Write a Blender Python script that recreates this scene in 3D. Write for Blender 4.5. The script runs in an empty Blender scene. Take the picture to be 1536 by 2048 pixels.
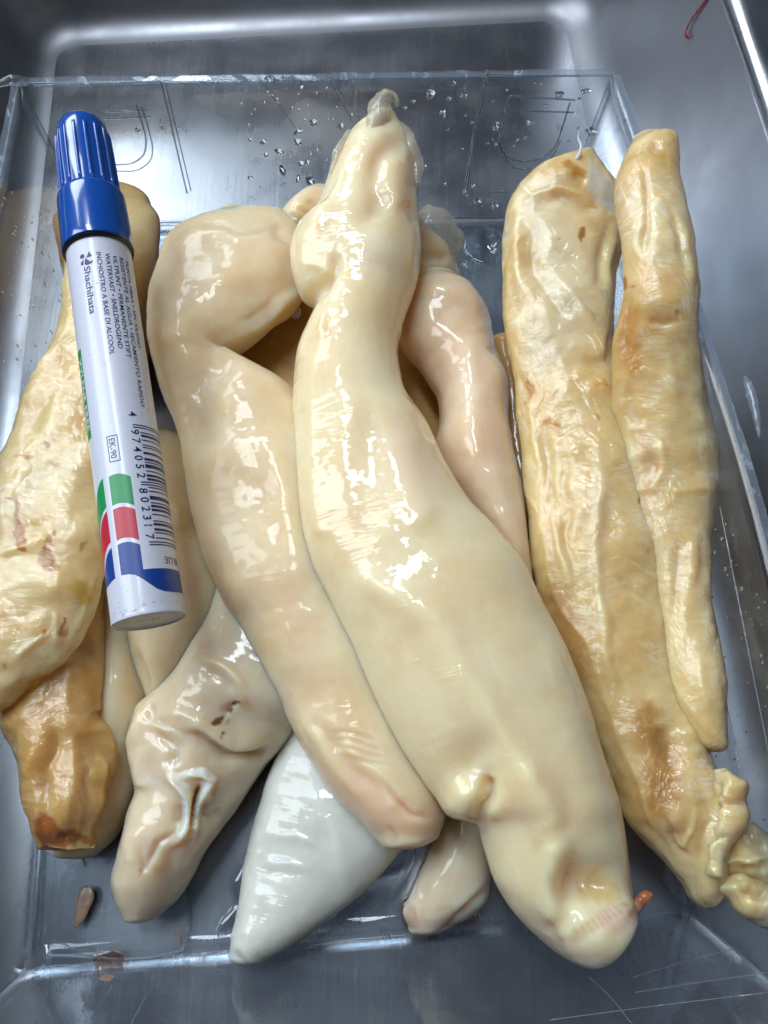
import bpy, bmesh, math, random
import numpy as np
from mathutils import Vector

random.seed(7)
S = bpy.context.scene
COL = S.collection

# ------------------------------------------------------------------ camera
H = 0.21                      # lens height above the floor of the plastic box
PITCH = math.radians(69)      # looking steeply down into the tray
FPX = 1538.0                  # focal length in photo pixels (2048 high)
cam_d = bpy.data.cameras.new('camera')
cam = bpy.data.objects.new('camera', cam_d)
COL.objects.link(cam)
cam.location = (0, 0, H)
cam.rotation_euler = (math.pi / 2 - PITCH, 0, 0)
cam_d.sensor_fit = 'VERTICAL'
cam_d.angle = 2 * math.atan(1024 / FPX)
cam_d.clip_start = 0.005
cam_d.clip_end = 20
S.camera = cam
S.render.resolution_x, S.render.resolution_y = 768, 1024

# ------------------------------------------------------------------ light
W = bpy.data.worlds.new('World')
S.world = W
W.use_nodes = True
bg = W.node_tree.nodes['Background']
bg.inputs[0].default_value = (0.62, 0.74, 1.0, 1)
bg.inputs[1].default_value = 0.085


def area(name, loc, target, sx, sy, power, col):
    d = bpy.data.lights.new(name, 'AREA')
    d.shape = 'RECTANGLE'
    d.size, d.size_y, d.energy, d.color = sx, sy, power, col
    o = bpy.data.objects.new(name, d)
    COL.objects.link(o)
    o.location = loc
    o.rotation_euler = (Vector(target) - Vector(loc)).to_track_quat('-Z', 'Y').to_euler()
    return o


# the open shop front: pale panes of daylight up on the left, overhead, and low behind on the left
area('window_light', (-0.74, 0.26, 0.82), (0, 0.08, 0), 0.46, 0.66, 7.8, (0.82, 0.91, 1.0))
area('window_light', (-0.22, 0.50, 1.10), (0, 0.08, 0), 0.19, 0.62, 7.6, (0.82, 0.91, 1.0))
area('shopfront_light', (-0.78, 1.20, 0.86), (0, 0.15, 0.02), 0.75, 0.50, 10.5, (0.80, 0.90, 1.0))
S.view_settings.view_transform = 'Standard'
S.view_settings.look = 'None'
S.view_settings.exposure = -0.03
S.view_settings.gamma = 1.0
S.render.engine = 'CYCLES'
S.cycles.max_bounces = 8
S.cycles.transparent_max_bounces = 24
S.cycles.caustics_reflective = False
S.cycles.caustics_refractive = False
S.cycles.use_denoising = True
S.cycles.use_adaptive_sampling = True
S.cycles.adaptive_threshold = 0.02

# ------------------------------------------------------------------ helpers
ST, CT = math.sin(PITCH), math.cos(PITCH)
RIGHT = np.array([1, 0, 0.]); UP = np.array([0, ST, CT]); FWD = np.array([0, CT, -ST]); EYE = np.array([0, 0, H])


def P(px, py, zmm):
    """world point that stands zmm above the box floor on the sight line of a photo pixel"""
    px = np.asarray(px, float); py = np.asarray(py, float); z = np.asarray(zmm, float) / 1000
    d = ((px - 768) / FPX)[..., None] * RIGHT - ((py - 1024) / FPX)[..., None] * UP + FWD
    t = (z - H) / d[..., 2]
    return EYE + t[..., None] * d


def PX(v):
    q = v - EYE
    zc = q @ FWD
    return 768 + FPX * (q @ RIGHT) / zc, 1024 - FPX * (q @ UP) / zc


def on_plane(px, py, p0, n):
    d = (px - 768) / FPX * RIGHT - (py - 1024) / FPX * UP + FWD
    t = ((p0 - EYE) @ n) / (d @ n)
    return EYE + t * d


def _h(i, j, k, seed):
    n = (i * 374761393 + j * 668265263 + k * 2147483647 + seed * 144665) & 0xffffffff
    n = ((n ^ (n >> 13)) * 1274126177) & 0xffffffff
    n = ((n ^ (n >> 16)) * 2246822519) & 0xffffffff
    return ((n ^ (n >> 15)) & 0xffff) / 32767.5 - 1.0


def noise(p, seed=0):
    f = np.floor(p).astype(np.int64); r = p - f
    r = r * r * r * (r * (r * 6 - 15) + 10)
    i, j, k = f[..., 0], f[..., 1], f[..., 2]
    x, y, z = r[..., 0], r[..., 1], r[..., 2]
    def L(a, b, t): return a + (b - a) * t
    c = [[[_h(i + a, j + b, k + e, seed) for e in (0, 1)] for b in (0, 1)] for a in (0, 1)]
    return L(L(L(c[0][0][0], c[1][0][0], x), L(c[0][1][0], c[1][1][0], x), y),
             L(L(c[0][0][1], c[1][0][1], x), L(c[0][1][1], c[1][1][1], x), y), z)


def fbm(p, o=3, seed=0):
    s = 0; a = 1
    for q in range(o):
        s = s + a * noise(p * 2 ** q, seed + q); a *= .5
    return s


def pchip(t, y, q):
    t = np.asarray(t, float); y = np.asarray(y, float)
    h = np.diff(t); d = np.diff(y) / h
    m = np.zeros_like(y)
    m[0], m[-1] = d[0], d[-1]
    for i in range(1, len(y) - 1):
        if d[i - 1] * d[i] > 0:
            w1, w2 = 2 * h[i] + h[i - 1], h[i] + 2 * h[i - 1]
            m[i] = (w1 + w2) / (w1 / d[i - 1] + w2 / d[i])
    k = np.clip(np.searchsorted(t, q) - 1, 0, len(h) - 1)
    s = (q - t[k]) / h[k]
    return ((2 * s ** 3 - 3 * s ** 2 + 1) * y[k] + (s ** 3 - 2 * s ** 2 + s) * h[k] * m[k]
            + (-2 * s ** 3 + 3 * s ** 2) * y[k + 1] + (s ** 3 - s ** 2) * h[k] * m[k + 1])


def catmull(t, y, q):
    t = np.asarray(t, float); y = np.asarray(y, float)
    m = np.gradient(y, t)
    h = np.diff(t)
    k = np.clip(np.searchsorted(t, q) - 1, 0, len(h) - 1)
    s = (q - t[k]) / h[k]
    return ((2 * s ** 3 - 3 * s ** 2 + 1) * y[k] + (s ** 3 - 2 * s ** 2 + s) * h[k] * m[k]
            + (-2 * s ** 3 + 3 * s ** 2) * y[k + 1] + (s ** 3 - s ** 2) * h[k] * m[k + 1])


def tag(o, label=None, cat=None, group=None, kind=None):
    if label: o['label'] = label
    if cat: o['category'] = cat
    if group: o['group'] = group
    if kind: o['kind'] = kind
    return o


def mesh(name, verts, faces, mat, parent=None, loc=None, smooth=True):
    """one mesh object; verts in world metres"""
    verts = np.asarray(verts, float)
    if parent is not None:
        q = parent; off = np.zeros(3)
        while q is not None:
            off = off + np.array(q.location); q = q.parent
    else:
        off = np.zeros(3) if loc is None else np.asarray(loc, float)
    me = bpy.data.meshes.new(name)
    me.from_pydata((verts - off).tolist(), [], [list(map(int, f)) for f in faces])
    if 60 < len(faces) < 12000:
        bm = bmesh.new(); bm.from_mesh(me); bmesh.ops.recalc_face_normals(bm, faces=bm.faces); bm.to_mesh(me); bm.free()
    if smooth:
        me.polygons.foreach_set('use_smooth', [True] * len(me.polygons))
    me.update()
    if mat is not None: me.materials.append(mat)
    o = bpy.data.objects.new(name, me)
    COL.objects.link(o)
    if parent is not None: o.parent = parent
    else: o.location = off
    return o


def empty(name, loc):
    o = bpy.data.objects.new(name, None); COL.objects.link(o); o.location = loc
    o.empty_display_size = .01
    return o


def grid_faces(nr, nc, wrap=False):
    a = np.arange(nr - 1)[:, None] * nc
    c = np.arange(nc if wrap else nc - 1)[None, :]
    c2 = (c + 1) % nc
    return np.stack([a + c, a + c2, a + nc + c2, a + nc + c], -1).reshape(-1, 4)


def polydist(x, y, pts):
    """distance of pixels to a polyline, and the side sign"""
    best = np.full(x.shape, 1e9); sg = np.zeros(x.shape); tt = np.zeros(x.shape)
    if len(pts) == 1:
        return np.hypot(x - pts[0][0], y - pts[0][1]), sg, tt + .5
    Ls = [math.hypot(b[0] - a[0], b[1] - a[1]) for a, b in zip(pts[:-1], pts[1:])]; tot = sum(Ls); run = 0
    for (x0, y0), (x1, y1) in zip(pts[:-1], pts[1:]):
        dx, dy = x1 - x0, y1 - y0
        t = np.clip(((x - x0) * dx + (y - y0) * dy) / (dx * dx + dy * dy), 0, 1)
        d = np.hypot(x - x0 - t * dx, y - y0 - t * dy)
        s = np.sign(dx * (y - y0) - dy * (x - x0))
        m = d < best
        best[m] = d[m]; sg[m] = s[m]; tt[m] = (run + t[m] * Ls[0]) / tot
        run += Ls.pop(0)
    return best, sg, tt


# ------------------------------------------------------------------ materials
class N:
    def __init__(self, name):
        self.m = bpy.data.materials.new(name); self.m.use_nodes = True
        self.t = self.m.node_tree
        self.b = self.t.nodes['Principled BSDF']
        self.out = self.t.nodes['Material Output']
    def n(self, typ, **kw):
        o = self.t.nodes.new(typ)
        for k, v in kw.items():
            if hasattr(o, k) and k not in ('Scale',): setattr(o, k, v)
        return o
    def l(self, a, b): self.t.links.new(a, b)
    def val(self, sock, v):
        if isinstance(v, bpy.types.NodeSocket): self.l(v, sock)
        else: sock.default_value = v
    def math(self, op, a, b=0.0, c=None):
        o = self.n('ShaderNodeMath', operation=op)
        self.val(o.inputs[0], a); self.val(o.inputs[1], b)
        if c is not None: self.val(o.inputs[2], c)
        return o.outputs[0]
    def mix(self, f, a, b, blend='MIX'):
        o = self.n('ShaderNodeMix', data_type='RGBA', blend_type=blend)
        self.val(o.inputs[0], f); self.val(o.inputs[6], a); self.val(o.inputs[7], b)
        return o.outputs[2]
    def noise(self, vec, scale, detail=3, rough=.5, dist=0):
        o = self.n('ShaderNodeTexNoise')
        if vec is not None: self.l(vec, o.inputs['Vector'])
        o.inputs['Scale'].default_value = scale; o.inputs['Detail'].default_value = detail
        o.inputs['Roughness'].default_value = rough; o.inputs['Distortion'].default_value = dist
        return o.outputs['Fac']
    def ramp(self, v, lo, hi, a=0., b=1.):
        o = self.n('ShaderNodeMapRange'); o.interpolation_type = 'SMOOTHSTEP'
        self.val(o.inputs[0], v)
        for i, q in zip((1, 2, 3, 4), (lo, hi, a, b)): o.inputs[i].default_value = q
        return o.outputs[0]
    def vscale(self, vec, s):
        o = self.n('ShaderNodeVectorMath', operation='MULTIPLY')
        self.l(vec, o.inputs[0]); o.inputs[1].default_value = s
        return o.outputs[0]
    def attr(self, name, out='Vector'):
        return self.n('ShaderNodeAttribute', attribute_name=name).outputs[out]
    def obj(self): return self.n('ShaderNodeTexCoord').outputs['Object']
    def pos(self): return self.n('ShaderNodeNewGeometry').outputs['Position']
    def bump(self, h, dist, strength=1., normal=None):
        o = self.n('ShaderNodeBump'); self.val(o.inputs['Height'], h)
        o.inputs['Distance'].default_value = dist; o.inputs['Strength'].default_value = strength
        if normal is not None: self.l(normal, o.inputs['Normal'])
        return o.outputs[0]
    def set(self, **kw):
        for k, v in kw.items(): self.val(self.b.inputs[k.replace('_', ' ')], v)


def c4(c): return (c[0], c[1], c[2], 1)


def wet_mat(name, c1, c2, sss=.011, rad=(1, .58, .25), wr=1.0, coat=1.0, clear=0.0):
    m = N(name)
    st = m.attr('st'); pos = m.pos()
    big = m.noise(pos, 55, 3, .55)
    mott = m.noise(pos, 420, 4, .6)
    col = m.mix(m.ramp(big, .3, .7), c4(c1), c4(c2))
    col = m.mix(m.math('MULTIPLY', m.ramp(mott, .45, .75), .22), col, c4([min(1, q * 1.14) for q in c1]))
    # pale longitudinal fibres under the skin
    fib = m.noise(m.vscale(st, (70, 900, 0)), 1, 3, .6)
    col = m.mix(m.math('MULTIPLY', m.ramp(fib, .5, .75), .16), col, c4([min(1, q * 1.2) for q in c1]))
    tint = m.n('ShaderNodeAttribute', attribute_name='tint')
    edge = m.ramp(m.math('MULTIPLY', tint.outputs['Alpha'], m.math('ADD', m.noise(pos, 700, 4, .65), .55)), .05, .85)
    col = m.mix(edge, col, tint.outputs['Color'])
    # fine cross wrinkles in patches + pores
    v1 = m.vscale(st, (520, 95, 0))
    w1 = m.math('SUBTRACT', 1.0, m.math('MULTIPLY', m.math('ABSOLUTE', m.math('SUBTRACT', m.noise(v1, 1, 2, .5, .5), .5)), 3.2))
    patch = m.ramp(m.noise(pos, 75, 3, .6), .44, .66)
    w2 = m.noise(m.vscale(st, (250, 110, 0)), 1, 1.5, .4, .5)
    w3 = m.noise(pos, 170, 1, .4)
    pore = m.noise(pos, 2600, 2, .5)
    h = m.math('ADD', m.math('MULTIPLY', m.math('MULTIPLY', w1, patch), .22 * wr),
               m.math('ADD', m.math('MULTIPLY', w2, .34 * wr), m.math('MULTIPLY', pore, .004)))
    h = m.math('ADD', h, m.math('MULTIPLY', w3, .7))
    nb = m.bump(h, .00045, .6)
    nc = m.bump(h, .00075, 1.0)
    m.set(Base_Color=col, Roughness=.42, Subsurface_Weight=1.0, Subsurface_Radius=rad, Subsurface_Scale=sss,
          IOR=1.4, Coat_Weight=m.ramp(m.noise(pos, 42, 3, .55), .34, .52, coat * .62, coat), Coat_Roughness=.035, Coat_IOR=1.42, Normal=nb, Coat_Normal=nc)
    m.b.inputs['Specular IOR Level'].default_value = .35
    if clear:
        tr = m.n('ShaderNodeBsdfTransparent'); mx = m.n('ShaderNodeMixShader')
        m.l(m.ramp(m.noise(pos, 300, 2, .5), .3, .7, clear * .7, clear * 1.3), mx.inputs[0])
        m.l(m.b.outputs[0], mx.inputs[1]); m.l(tr.outputs[0], mx.inputs[2]); m.l(mx.outputs[0], m.out.inputs[0])
    return m.m


def dry_mat(name, c1, c2, cw, sss=.006, frost=1.0):
    m = N(name)
    st = m.attr('st'); pos = m.pos()
    big = m.noise(pos, 60, 4, .6, .4)
    col = m.mix(m.ramp(big, .32, .68), c4(c1), c4(c2))
    # loose whitish fibres of the dried skin
    warp = m.n('ShaderNodeVectorMath', operation='ADD')
    m.l(m.vscale(st, (1, 1, 0)), warp.inputs[0])
    wn = m.n('ShaderNodeTexNoise'); m.l(pos, wn.inputs['Vector']); wn.inputs['Scale'].default_value = 70
    m.l(m.vscale(wn.outputs['Color'], (.0035, .0035, 0)), warp.inputs[1])
    wv = warp.outputs[0]
    def strand(ang, a, b):
        mp = m.n('ShaderNodeMapping'); m.l(wv, mp.inputs['Vector']); mp.inputs['Rotation'].default_value = (0, 0, ang)
        return m.noise(m.vscale(mp.outputs[0], (a, b, 1)), 1, 3, .6, .3)
    f1, f2, f3 = strand(.25, 230, 1900), strand(-.9, 260, 1500), strand(1.25, 300, 1300)
    pm = m.ramp(m.noise(pos, 95, 4, .6, .6), .42, .60); pn = m.ramp(m.noise(m.vscale(pos, (1.3, 1.1, 1)), 120, 3, .6, .6), .48, .60)
    fibre = m.math('ADD', m.math('MULTIPLY', f1, pm), m.math('MULTIPLY', f2, m.math('SUBTRACT', 1.0, pm)))
    fibre = m.math('ADD', m.math('MULTIPLY', fibre, m.math('SUBTRACT', 1.0, pn)), m.math('MULTIPLY', f3, pn))
    fp = m.ramp(m.noise(pos, 48, 5, .6, .8), .47, .66)
    wf = m.math('MULTIPLY', m.ramp(fibre, .38, .68), m.math('ADD', m.math('MULTIPLY', fp, .65 * frost), .08))
    col = m.mix(wf, col, c4(cw))
    spots = m.ramp(m.noise(pos, 240, 3, .7, .5), .70, .80)
    col = m.mix(m.math('MULTIPLY', spots, .35), col, (.60, .30, .08, 1))
    tint = m.n('ShaderNodeAttribute', attribute_name='tint')
    edge = m.ramp(m.math('MULTIPLY', tint.outputs['Alpha'], m.math('ADD', m.noise(pos, 800, 4, .7), .5)), .1, .8)
    col = m.mix(edge, col, tint.outputs['Color'])
    crk = m.noise(m.vscale(wv, (240, 420, 1)), 1, 5, .6, .3)
    cr2 = m.math('SUBTRACT', 1.0, m.math('MULTIPLY', m.math('ABSOLUTE', m.math('SUBTRACT', m.noise(m.vscale(wv, (85, 260, 1)), 1, 3, .55, .6), .5)), 4.0))
    cr2 = m.math('MULTIPLY', m.math('POWER', m.math('MAXIMUM', cr2, 0.0), 2.5), m.ramp(m.noise(pos, 70, 2, .5), .35, .6))
    crk = m.math('ADD', crk, m.math('MULTIPLY', cr2, .65))
    h = m.math('ADD', m.math('MULTIPLY', fibre, .45), m.math('MULTIPLY', crk, .85))
    nb = m.bump(h, .0005, .35)
    nc = m.bump(h, .0006, .9)
    m.set(Base_Color=col, Roughness=.45, IOR=1.45, Subsurface_Weight=1.0, Subsurface_Radius=(1, .6, .26), Subsurface_Scale=.005,
          Coat_Weight=1.0, Coat_IOR=1.6, Coat_Roughness=.13, Normal=nb, Coat_Normal=nc)
    # a papery shell: about half of the light goes through into the hollow inside
    tl = m.n('ShaderNodeBsdfTranslucent'); m.l(col, tl.inputs[0]); m.l(nb, tl.inputs['Normal'])
    a = m.n('ShaderNodeMixShader'); a.inputs[0].default_value = .14; m.l(m.b.outputs[0], a.inputs[1]); m.l(tl.outputs[0], a.inputs[2])
    tr = m.n('ShaderNodeBsdfTransparent'); tr.inputs[0].default_value = (.97, .88, .66, 1)
    mx = m.n('ShaderNodeMixShader')
    m.l(m.math('ADD', m.math('MULTIPLY', m.attr('thin', 'Fac'), .25), m.ramp(m.noise(pos, 130, 3, .6), .4, .7, .02, .16)), mx.inputs[0])
    m.l(a.outputs[0], mx.inputs[1]); m.l(tr.outputs[0], mx.inputs[2]); m.l(mx.outputs[0], m.out.inputs[0])
    return m.m


def film_mat(name, col, clear, rough):
    m = N(name)
    pos = m.pos()
    c = m.mix(m.ramp(m.noise(pos, 200, 3, .5), .35, .7), c4(col), c4([min(1, q * 1.12) for q in col]))
    nb = m.bump(m.noise(pos, 300, 2, .5), .0005, .4)
    m.set(Base_Color=c, Roughness=rough, Coat_Weight=.8, Coat_Roughness=.06, Normal=nb, Coat_Normal=nb)
    tl = m.n('ShaderNodeBsdfTranslucent'); m.l(c, tl.inputs[0])
    a = m.n('ShaderNodeMixShader'); a.inputs[0].default_value = .38; m.l(m.b.outputs[0], a.inputs[1]); m.l(tl.outputs[0], a.inputs[2])
    tr = m.n('ShaderNodeBsdfTransparent'); b = m.n('ShaderNodeMixShader')
    m.l(m.ramp(m.noise(pos, 120, 2, .5), .35, .7, clear * .7, clear * 1.2), b.inputs[0])
    m.l(a.outputs[0], b.inputs[1]); m.l(tr.outputs[0], b.inputs[2]); m.l(b.outputs[0], m.out.inputs[0])
    return m.m


def steel_mat(name, base, rough, brush=(800, 26, 120), bstr=.16):
    m = N(name)
    p = m.obj()
    sm = m.noise(p, 26, 4, .55, .2)
    br = m.noise(m.vscale(p, brush), 1, 3, .6)
    sc = m.noise(p, 700, 3, .6)
    col = m.mix(m.ramp(sm, .35, .75), c4(base), c4([q * .80 for q in base]))
    r = m.math('ADD', m.ramp(sm, .3, .7, rough - .05, rough + .08), m.math('MULTIPLY', br, .08))
    h = m.math('ADD', m.math('MULTIPLY', br, .5), m.math('MULTIPLY', sc, .35))
    h = m.math('ADD', h, m.math('MULTIPLY', m.noise(p, 30, 2, .5), 3.5))
    m.set(Base_Color=col, Metallic=1.0, Roughness=r, Normal=m.bump(h, .00022, bstr))
    return m.m


def clear_mat(name, tint=(.93, .955, .97), refl=1.0, haze=.028, rough=.035):
    """thin clear sheet: passes light straight through, mirrors by angle, a little scuffed"""
    m = N(name)
    t = m.t
    t.nodes.remove(m.b)
    p = m.obj()
    tr = m.n('ShaderNodeBsdfTransparent'); tr.inputs[0].default_value = c4(tint)
    gl = m.n('ShaderNodeBsdfGlossy'); gl.inputs['Roughness'].default_value = rough
    gl.inputs['Color'].default_value = (1, 1, 1, 1)
    h = m.noise(p, 38, 2, .5)
    nb = m.bump(h, .0015, .3)
    m.l(nb, gl.inputs['Normal'])
    g = m.n('ShaderNodeNewGeometry')
    dt = m.n('ShaderNodeVectorMath', operation='DOT_PRODUCT'); m.l(nb, dt.inputs[0]); m.l(g.outputs['Incoming'], dt.inputs[1])
    sch = m.math('POWER', m.math('SUBTRACT', 1.0, m.math('MINIMUM', m.math('ABSOLUTE', dt.outputs['Value']), 1.0)), 5.0)
    fres = m.math('ADD', m.math('MULTIPLY', sch, .9), .04)
    df = m.n('ShaderNodeBsdfDiffuse'); df.inputs[0].default_value = (.62, .68, .76, 1)
    a = m.n('ShaderNodeMixShader'); m.l(m.math('MULTIPLY', fres, refl), a.inputs[0])
    m.l(tr.outputs[0], a.inputs[1]); m.l(gl.outputs[0], a.inputs[2])
    scr = m.ramp(m.noise(m.vscale(p, (170, 130, 60)), 1, 5, .7, 1.0), .56, .72)
    hz = m.math('MULTIPLY', m.math('ADD', m.math('MULTIPLY', scr, 1.3), .35), haze)
    b = m.n('ShaderNodeMixShader'); m.l(hz, b.inputs[0])
    m.l(a.outputs[0], b.inputs[1]); m.l(df.outputs[0], b.inputs[2])
    m.l(b.outputs[0], m.out.inputs[0])
    return m.m


def glass_mat(name, ior=1.33, rough=0.0, col=(1, 1, 1)):
    m = N(name)
    m.set(Base_Color=c4(col), Roughness=rough, IOR=ior, Transmission_Weight=1.0)
    return m.m


def flat_mat(name, col, rough=.3, wear=.0, wearcol=(.75, .76, .8), coat=.3):
    m = N(name)
    p = m.obj()
    c = c4(col)
    if wear:
        s = m.ramp(m.noise(m.vscale(p, (1, 1, .35)), 1500, 4, .75), .66, .74)
        c = m.mix(m.math('MULTIPLY', s, wear), c4(col), c4(wearcol))
    m.set(Base_Color=c, Roughness=rough, Coat_Weight=coat, Coat_Roughness=.08)
    return m.m


M = {}
M['wet_cream'] = wet_mat('wet_cream_skin', (.83, .71, .46), (.79, .63, .37))
M['wet_beige'] = wet_mat('wet_beige_skin', (.77, .63, .42), (.71, .53, .31), wr=.6, coat=.6)
M['wet_pink'] = wet_mat('wet_pinkish_skin', (.79, .61, .43), (.73, .52, .33), wr=.45)
M['wet_grey'] = wet_mat('wet_greyish_skin', (.69, .58, .42), (.64, .51, .34), wr=.6)
M['wet_white'] = wet_mat('wet_whitish_skin', (.72, .72, .65), (.63, .63, .55), rad=(.85, .75, .55), wr=.9)
M['wet_amber'] = wet_mat('wet_amber_skin', (.60, .38, .15), (.50, .28, .08), wr=.5)
M['wet_stalk'] = wet_mat('wet_stalk', (.74, .48, .33), (.66, .38, .24), sss=.0015)
M['wet_pale'] = wet_mat('wet_pale_skin', (.72, .63, .48), (.67, .55, .38), wr=.9)
M['membrane'] = film_mat('wet_membrane', (.70, .65, .53), .58, .12)
M['dry_film'] = film_mat('dry_film', (.86, .74, .46), .2, .25)
M['dry_gold'] = dry_mat('dry_golden_skin', (.86, .67, .33), (.80, .54, .20), (.95, .90, .74), frost=1.0)
M['dry_amber'] = dry_mat('dry_amber_skin', (.76, .49, .18), (.68, .37, .09), (.92, .82, .58), frost=.7)
M['dry_pale'] = dry_mat('dry_pale_skin', (.87, .70, .38), (.81, .58, .25), (.95, .90, .75), frost=1.0)
M['steel'] = steel_mat('brushed_steel', (.58, .59, .62), .225)
M['dull_steel'] = steel_mat('dull_drawn_steel', (.42, .43, .46), .40)
M['clear'] = clear_mat('clear_plastic')
M['clear_edge'] = clear_mat('clear_plastic_edge', tint=(.80, .84, .88), haze=.28)
M['ridge'] = clear_mat('clear_ridge', tint=(.62, .66, .70), haze=.55, rough=.08)
M['water'] = glass_mat('water', 1.33)
M['still_water'] = clear_mat('still_water', tint=(.97, .98, .98), refl=1.6, haze=0.0, rough=.005)
M['red_water'] = clear_mat('reddish_water', tint=(.88, .76, .70), refl=1.6, haze=0.0, rough=.005)
M['bloody'] = glass_mat('reddish_water', 1.33, 0, (.80, .58, .48))
M['table'] = flat_mat('dark_table', (.025, .035, .03), .5, coat=0)
M['red'] = flat_mat('red_ink', (.22, .006, .012), .7, coat=0)
M['flake'] = flat_mat('brown_flake', (.30, .19, .125), .4, wear=.5, wearcol=(.20, .11, .07))
M['darkflake'] = flat_mat('dark_fibre', (.03, .03, .035), .5)
M['crust'] = flat_mat('rusty_crust', (.30, .11, .035), .6, wear=.8, wearcol=(.16, .05, .02))
M['cap'] = flat_mat('blue_plastic', (.003, .065, .33), .2, coat=.9)
M['black'] = flat_mat('black_seal', (.006, .007, .014), .35)
M['white'] = flat_mat('white_lacquer', (.60, .61, .69), .35, wear=.3, wearcol=(.28, .29, .32), coat=.25)
M['endcap'] = flat_mat('scuffed_metal_end', (.55, .54, .53), .45, wear=.6, wearcol=(.25, .24, .23))
M['navy'] = flat_mat('navy_print', (.006, .012, .11), .4, coat=0)
M['pgreen'] = flat_mat('green_print', (.0, .25, .06), .4, wear=.35, coat=0)
M['pred'] = flat_mat('red_print', (.48, .012, .035), .4, wear=.35, wearcol=(.75, .4, .42), coat=0)
M['pblue'] = flat_mat('blue_print', (.003, .04, .24), .4, wear=.35, wearcol=(.3, .38, .6), coat=0)
M['scuff'] = flat_mat('grey_scuff', (.20, .20, .22), .5, coat=0)
M['pwhite'] = flat_mat('white_print', (.72, .73, .80), .3)

# ------------------------------------------------------------------ setting
tb = mesh('table', [(-1.2, -1.2, -.012), (1.2, -1.2, -.012), (1.2, 1.2, -.012), (-1.2, 1.2, -.012)], [(0, 1, 2, 3)], M['table'], smooth=False)
tag(tb, kind='structure')

# steel tray: a rounded pan, the profile swept round a rounded rectangle
YAW = math.radians(4.2)
cy, sy = math.cos(YAW), math.sin(YAW)
def tray_pt(x, y, z): return (x * cy - y * sy, x * sy + y * cy, z)
TX0, TX1, TY0, TY1, TZ = -.117, .103, -.13, .2930, -.0016
def rrect(x0, x1, y0, y1, r, k=10):
    pts = []
    for cx, cyy, a0 in ((x1 - r, y1 - r, 0), (x0 + r, y1 - r, 90), (x0 + r, y0 + r, 180), (x1 - r, y0 + r, 270)):
        for i in range(k + 1):
            a = math.radians(a0 + 90 * i / k)
            pts.append((cx + r * math.cos(a), cyy + r * math.sin(a)))
    return pts
def densify(pts, step):
    out = []
    for (a, b), (c, d) in zip(pts, pts[1:] + pts[:1]):
        n = max(1, int(math.hypot(c - a, d - b) / step))
        out += [(a + (c - a) * i / n, b + (d - b) * i / n) for i in range(n)]
    return out
def sweep(profile, name, parent):
    rings = []
    base = None
    for off, z in profile:
        r = max(.004, .020 + off)
        pts = rrect(TX0 - off, TX1 + off, TY0 - off, TY1 + off, r)
        rings.append([tray_pt(x, y, z) for x, y in pts])
    nc = len(rings[0])
    v = [p for r in rings for p in r]
    return v, grid_faces(len(rings), nc, True), nc
tray = empty('steel_tray', (0, .08, TZ))
tag(tray, 'brushed stainless steel tray that holds the clear plastic box', 'tray')
R = .012
prof = [(-.03, TZ), (-R, TZ)] + [(-R + R * math.sin(a), TZ + R - R * math.cos(a)) for a in np.radians(np.linspace(9, 82, 10))]
o1, z1 = prof[-1]
prof += [(o1 + .0035, z1 + .022), (.0066, .0610)]
v, f, nc = sweep(prof[:2], 'floor', tray)
mesh('tray_floor', v, [list(q) for q in f] + [list(range(nc))[::-1]], M['steel'], tray)
v, f, nc = sweep(prof[1:], 'wall', tray)
mesh('tray_wall', v, f, M['dull_steel'], tray)
rp = [(.0064, .0606)]
rp += [(.0064 + .004 - .004 * math.cos(a), .0608 + .004 * math.sin(a)) for a in np.radians(np.linspace(0, 90, 8))]
rp += [(.021, .0648)]
rp += [(.021 + .0016 * math.sin(a), .0632 + .0016 * math.cos(a)) for a in np.radians(np.linspace(10, 180, 9))]
v, f, nc = sweep(rp, 'rim', tray)
mesh('rim', v, f, M['steel'], tray)
# red pen stroke on the tray wall
def tube(pts, rad, k=8):
    pts = np.asarray(pts, float); n = len(pts)
    rad = np.broadcast_to(np.asarray(rad, float), (n,))
    tan = np.gradient(pts, axis=0); tan /= np.linalg.norm(tan, axis=1)[:, None] + 1e-12
    ref = np.array([0.3, 0.2, 1.0]); v = []
    for i in range(n):
        a = np.cross(tan[i], ref); a /= np.linalg.norm(a) + 1e-12; b = np.cross(tan[i], a)
        for j in range(k):
            q = 2 * math.pi * j / k
            v.append(pts[i] + rad[i] * (a * math.cos(q) + b * math.sin(q)))
    f = [list(q) for q in grid_faces(n, k, True)] + [list(range(k))[::-1], list(range((n - 1) * k, n * k))]
    return v, f
def smoothline(pts, n):
    pts = np.asarray(pts, float)
    t = np.r_[0, np.cumsum(np.linalg.norm(np.diff(pts, axis=0), axis=1))]
    q = np.linspace(0, t[-1], n)
    return np.stack([catmull(t, pts[:, i], q) for i in range(pts.shape[1])], 1)
# right tray wall plane
w0 = np.array(tray_pt(TX1 - .0012, .15, .010)); w1 = np.array(tray_pt(TX1 + .0066, .15, .061)); wd = np.array(tray_pt(0, 1, 0))
wn = np.cross(wd, w1 - w0); wn /= np.linalg.norm(wn)
if wn[0] > 0: wn = -wn
rl = smoothline([(1420, -12), (1402, 12), (1383, 38), (1373, 58), (1370, 68), (1378, 76)], 40)
rl3 = [on_plane(x, y, w0 + wn * .0003, wn) for x, y in rl]
v, f = tube(rl3, [.00050 + .00014 * math.sin(i * .9) for i in range(40)], 6)
v = np.array(v); v = v - np.outer((v - w0) @ wn - .0002, wn) * .9
mesh('ink_stroke', v, f, M['red'], tray)

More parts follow.
